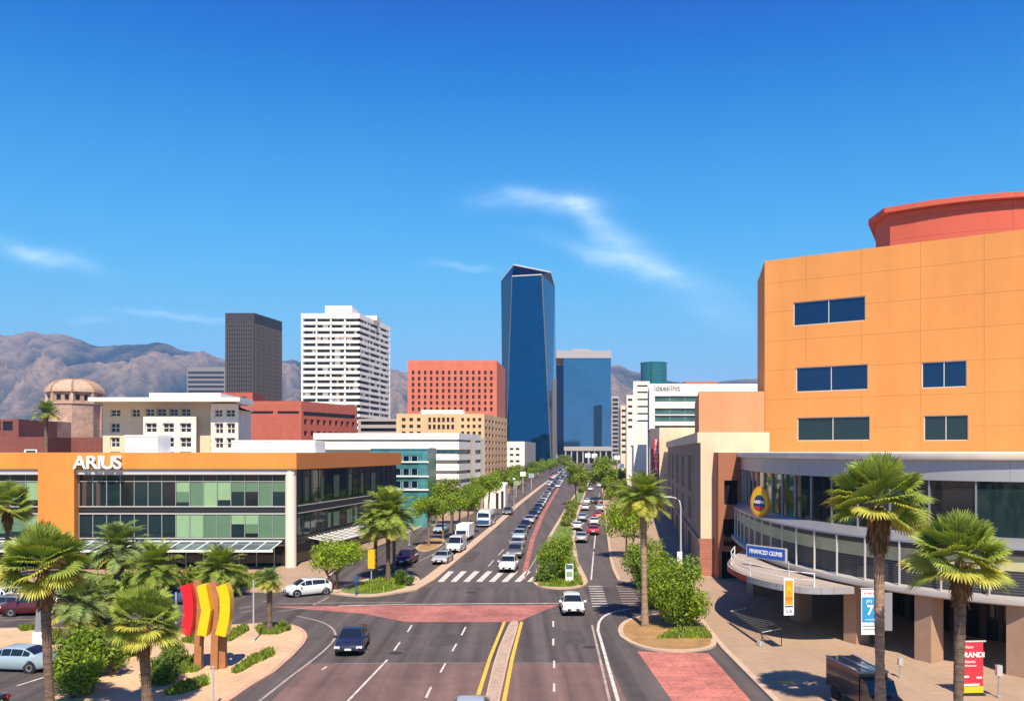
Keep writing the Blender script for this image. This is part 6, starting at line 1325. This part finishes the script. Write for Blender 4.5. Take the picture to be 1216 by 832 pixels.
for px, D, py, m, lab in ((613, 240, 573, 'blind_light', 'pale green sign board among trees beyond the kiosk'), (621, 270, 562.5, 'white_paint', 'white sign board among trees beyond the kiosk'), (631, 285, 564.5, 'paint_paleblue', 'pale blue sign board among trees beyond the kiosk'),
                          (733, 420, 543, 'white_paint', 'white shop sign high on the far right pavement'), (738, 380, 553, 'white_paint', 'white shop sign lower on the far right pavement'), (698, 840, 540.5, 'white_paint', 'white board at the far end of the boulevard, left one'), (706, 850, 541, 'white_paint', 'white board at the far end of the boulevard, right one')):
    x = X(px, D); w_ = 6.5 * D / F; th = thing('sign_board', lab, 'sign', (x, D, 0)); b = MB(); b.span(x - w_ / 2, x + w_ / 2, D, D + .3, Z(py + 2.6, D), Z(py - 2.6, D), M[m]); b.build('panel', th); b = MB(); b.tube([(x, D + .2, 0), (x, D + .2, Z(py + 2.6, D))], .12, M['pole'], 6); b.build('pole', th)
# hanging banners and the standing banner
def banner(label, px0, px1, py0, py1, D, draw, rz=0.0, frame='light_metal'):
    xc = (X(px0, D) + X(px1, D)) / 2; zc = (Z(py0, D) + Z(py1, D)) / 2; w, h = X(px1, D) - X(px0, D), Z(py0, D) - Z(py1, D); th = thing('banner', label, 'banner', (xc, D, zc))
    Q = Matrix.Rotation(rz, 3, 'Z')
    def pl(nm, u0, u1, v0, v1, m, off): b = MB(); c = Q @ Vector(((u0 + u1 - 1) / 2 * w, -off, 0)); b.box((xc + c.x, D + c.y, zc + h * (.5 - (v0 + v1) / 2)), ((u1 - u0) * w, .012, (v1 - v0) * h), M[m], rz); return b.build(nm, th)
    def tx(body, u, v, size, m, **k): c = Q @ Vector(((u - .5) * w, -.045, 0)); return text_part(body, size * h, .004, M[m], 'lettering', th, (xc + c.x, D + c.y, zc + h * (.5 - v)), (R(90), 0, rz), **k)
    draw(pl, tx, th, xc, zc, w, h); return th
def d_or(pl, tx, th, x, z, w, h):
    pl('panel', 0, 1, 0, 1, 'white_paint', 0); pl('orange_field', .1, .9, .06, .72, 'sign_orange', .014); pl('dark_stripe', .08, .92, .745, .78, 'sign_navy', .014); tx('A', .5, .3, .26, 'sign_yellow', bold=.02); tx('ESTA', .5, .55, .09, 'sign_red'); tx('CA', .5, .89, .12, 'sign_navy')
    b = MB(); b.span(x - w / 2 - .05, x + w / 2 + .05, 54.2, 54.28, z + h / 2, z + h / 2 + .06, M['pole']); b.tube([(x, 54.24, z + h / 2), (x, 54.24, z + h / 2 + 1.1)], .03, M['pole'], 6); b.tube([(x, 54.24, z + h / 2 + .4), (x + .3, 56.6, z + h / 2 + .1)], .03, M['pole'], 6); b.build('bracket', th)
banner('orange and white hanging banner below the canopy edge', 930.5, 943, 686, 730, 54.2, d_or, R(8))
def d_bl(pl, tx, th, x, z, w, h):
    pl('panel', 0, 1, 0, 1, 'white_paint', 0); pl('blue_field', .04, .96, .16, .72, 'sign_cyan', .014); tx('JP3', .45, .26, .11, 'white_paint'); tx('7', .5, .46, .3, 'white_paint', bold=.02); tx('a/menper', .5, .66, .06, 'white_paint'); tx('KI MA EE', .5, .07, .07, 'sign_red'); pl('text_line', .1, .9, .79, .82, 'grey_letter', .014); pl('text_line', .1, .9, .86, .885, 'grey_letter', .014)
    b = MB(); b.tube([(x + w * .62, 48.3, .12), (x + w * .62, 48.3, z + h / 2 + .25)], .06, M['pole'], 8); b.span(x - w / 2, x + w * .62, 48.08, 48.14, z + h / 2 + .02, z + h / 2 + .1, M['pole']); b.build('pole', th)
    b = MB(); b.box((x + w * 1.05, 48.5, z - .05), (.9, .06, h * .86), M['silver'], R(-6)); b.build('grey_board', th)
banner('blue and white hanging banner with large figure seven beside the pale palm trunk', 1022.5, 1043, 700, 753, 48, d_bl, R(3))
def d_rd(pl, tx, th, x, z, w, h):
    pl('panel', 0, 1, 0, 1, 'sign_red', 0); pl('yellow_foot', 0, 1, .87, 1, 'sign_yellow', .014); tx('Water', .3, .09, .085, 'white_paint'); tx('FRANDI', .5, .25, .14, 'white_paint', bold=.012); tx('Aleutin', .36, .38, .085, 'white_paint'); tx('Watersen', .4, .46, .06, 'white_paint')
    for u0, u1, v in ((.1, .34, .66), (.7, .94, .68), (.12, .82, .82)): pl('white_mark', u0, u1, v, v + .035, 'white_paint', .014)
    b = MB(); b.box((x + .05, 44.75, z + h / 2 + .04), (w + .25, .05, .07), M['light_metal'], R(4)); b.tube([(x, 44.9, .12), (x, 44.9, z + h / 2)], .03, M['pole'], 6); b.build('pole', th); b = MB(); b.box((x, 44.85, .17), (w * 1.1, .5, .1), M['dark_metal']); b.build('base', th)
banner('red standing banner with white writing and yellow foot beside the shorter palm', 1141, 1168, 762, 822, 44.7, d_rd, R(4))
# dark box trailer truck at the bottom edge
th = thing('dark_delivery_truck', 'small dark grey delivery truck partly cut by the bottom edge', 'truck', (17.75, 42.6, .12), R(186), world=False)
b = MB(); b.span(-.75, .75, -2.4, 1.0, .55, 2.05, M['paint_black']); b.build('cargo_box', th)
b = MB()
for x_ in (-.7, .7): b.span(x_ - .06, x_ + .06, -2.42, 1.02, 2.0, 2.09, M['grey_letter'])
b.span(-.1, .1, -2.38, .98, 2.052, 2.08, M['silver']); 
for z_ in (.55, 2.0): b.span(-.78, .78, 1.0, 1.05, z_, z_ + .08, M['grey_letter'])
b.build('edge_rail', th)
b = MB(); pr = [(1.06, .45), (2.5, .45), (2.55, 1.0), (1.95, 1.15), (1.6, 1.75), (1.06, 1.8)]; b.grid([[(s_, yy_, zz_) for yy_, zz_ in pr] for s_ in (-.72, .72)][::-1], M['paint_black'], True); b.poly([(-.72, *p) for p in pr], M['paint_black']); b.poly([(.72, *p) for p in pr][::-1], M['paint_black']); b.build('cab', th)
b = MB(); b.poly([(-.62, 1.93, 1.2), (.62, 1.93, 1.2), (.62, 1.635, 1.7), (-.62, 1.635, 1.7)], M['car_glass']); b.build('windscreen', th)
b = MB()
for (x_, z_, m_) in ((-.4, .8, 'white_paint'), (0, .65, 'sign_cyan'), (.35, .85, 'white_paint'), (.2, .6, 'sign_red')): b.box((x_, 2.56, z_), (.26, .02, .14), M[m_])
b.build('sticker', th)
for yy_ in (-1.5, 1.75):
    for s_ in (1, -1): b = MB(); b.lathe([(.2, s_ * .55), (.36, s_ * .55), (.36, s_ * .78), (.2, s_ * .78), (.01, s_ * .75)], M['tyre'], 16, (0, yy_, .36), 'X'); b.build('wheel', th)
# tubular rack on the plaza
a, e = Vector(gp(867, 742)), Vector(gp(905, 769)); d = (e - a).normalized(); n = Vector((-d.y, d.x)); n = n if n.x > 0 else -n; L_ = (e - a).length
th = thing('metal_rack', 'low black tubular rack with sloping wire top on the sunlit plaza', 'rack', (a.x, a.y, .12)); b = MB(); P3 = lambda u_, v_, z_: (a.x + d.x * u_ + n.x * v_, a.y + d.y * u_ + n.y * v_, z_)
for v_, z_ in ((0, 1.05), (1.3, 1.3)): b.tube([P3(0, v_, .14), P3(0, v_, z_), P3(L_, v_, z_), P3(L_, v_, .14)], .035, M['dark_metal'], 6)
b.tube([P3(0, 0, .18), P3(L_, 0, .18)], .035, M['dark_metal'], 6); b.build('frame', th); b = MB()
for k in range(17): u_ = L_ * k / 16; b.tube([P3(u_, 0, 1.05), P3(u_, 1.3, 1.3)], .018, M['light_metal'] if k in (0, 16) else M['dark_metal'], 5)
for k in range(5): v_ = 1.3 * k / 4; b.tube([P3(0, v_, 1.05 + .25 * k / 4), P3(L_, v_, 1.05 + .25 * k / 4)], .014, M['dark_metal'], 5)
b.build('wire_top', th); b = MB(); b.box(P3(L_ - .1, -.1, .3), (.3, .3, .3), M['pole'], .4); b.build('wheel', th)
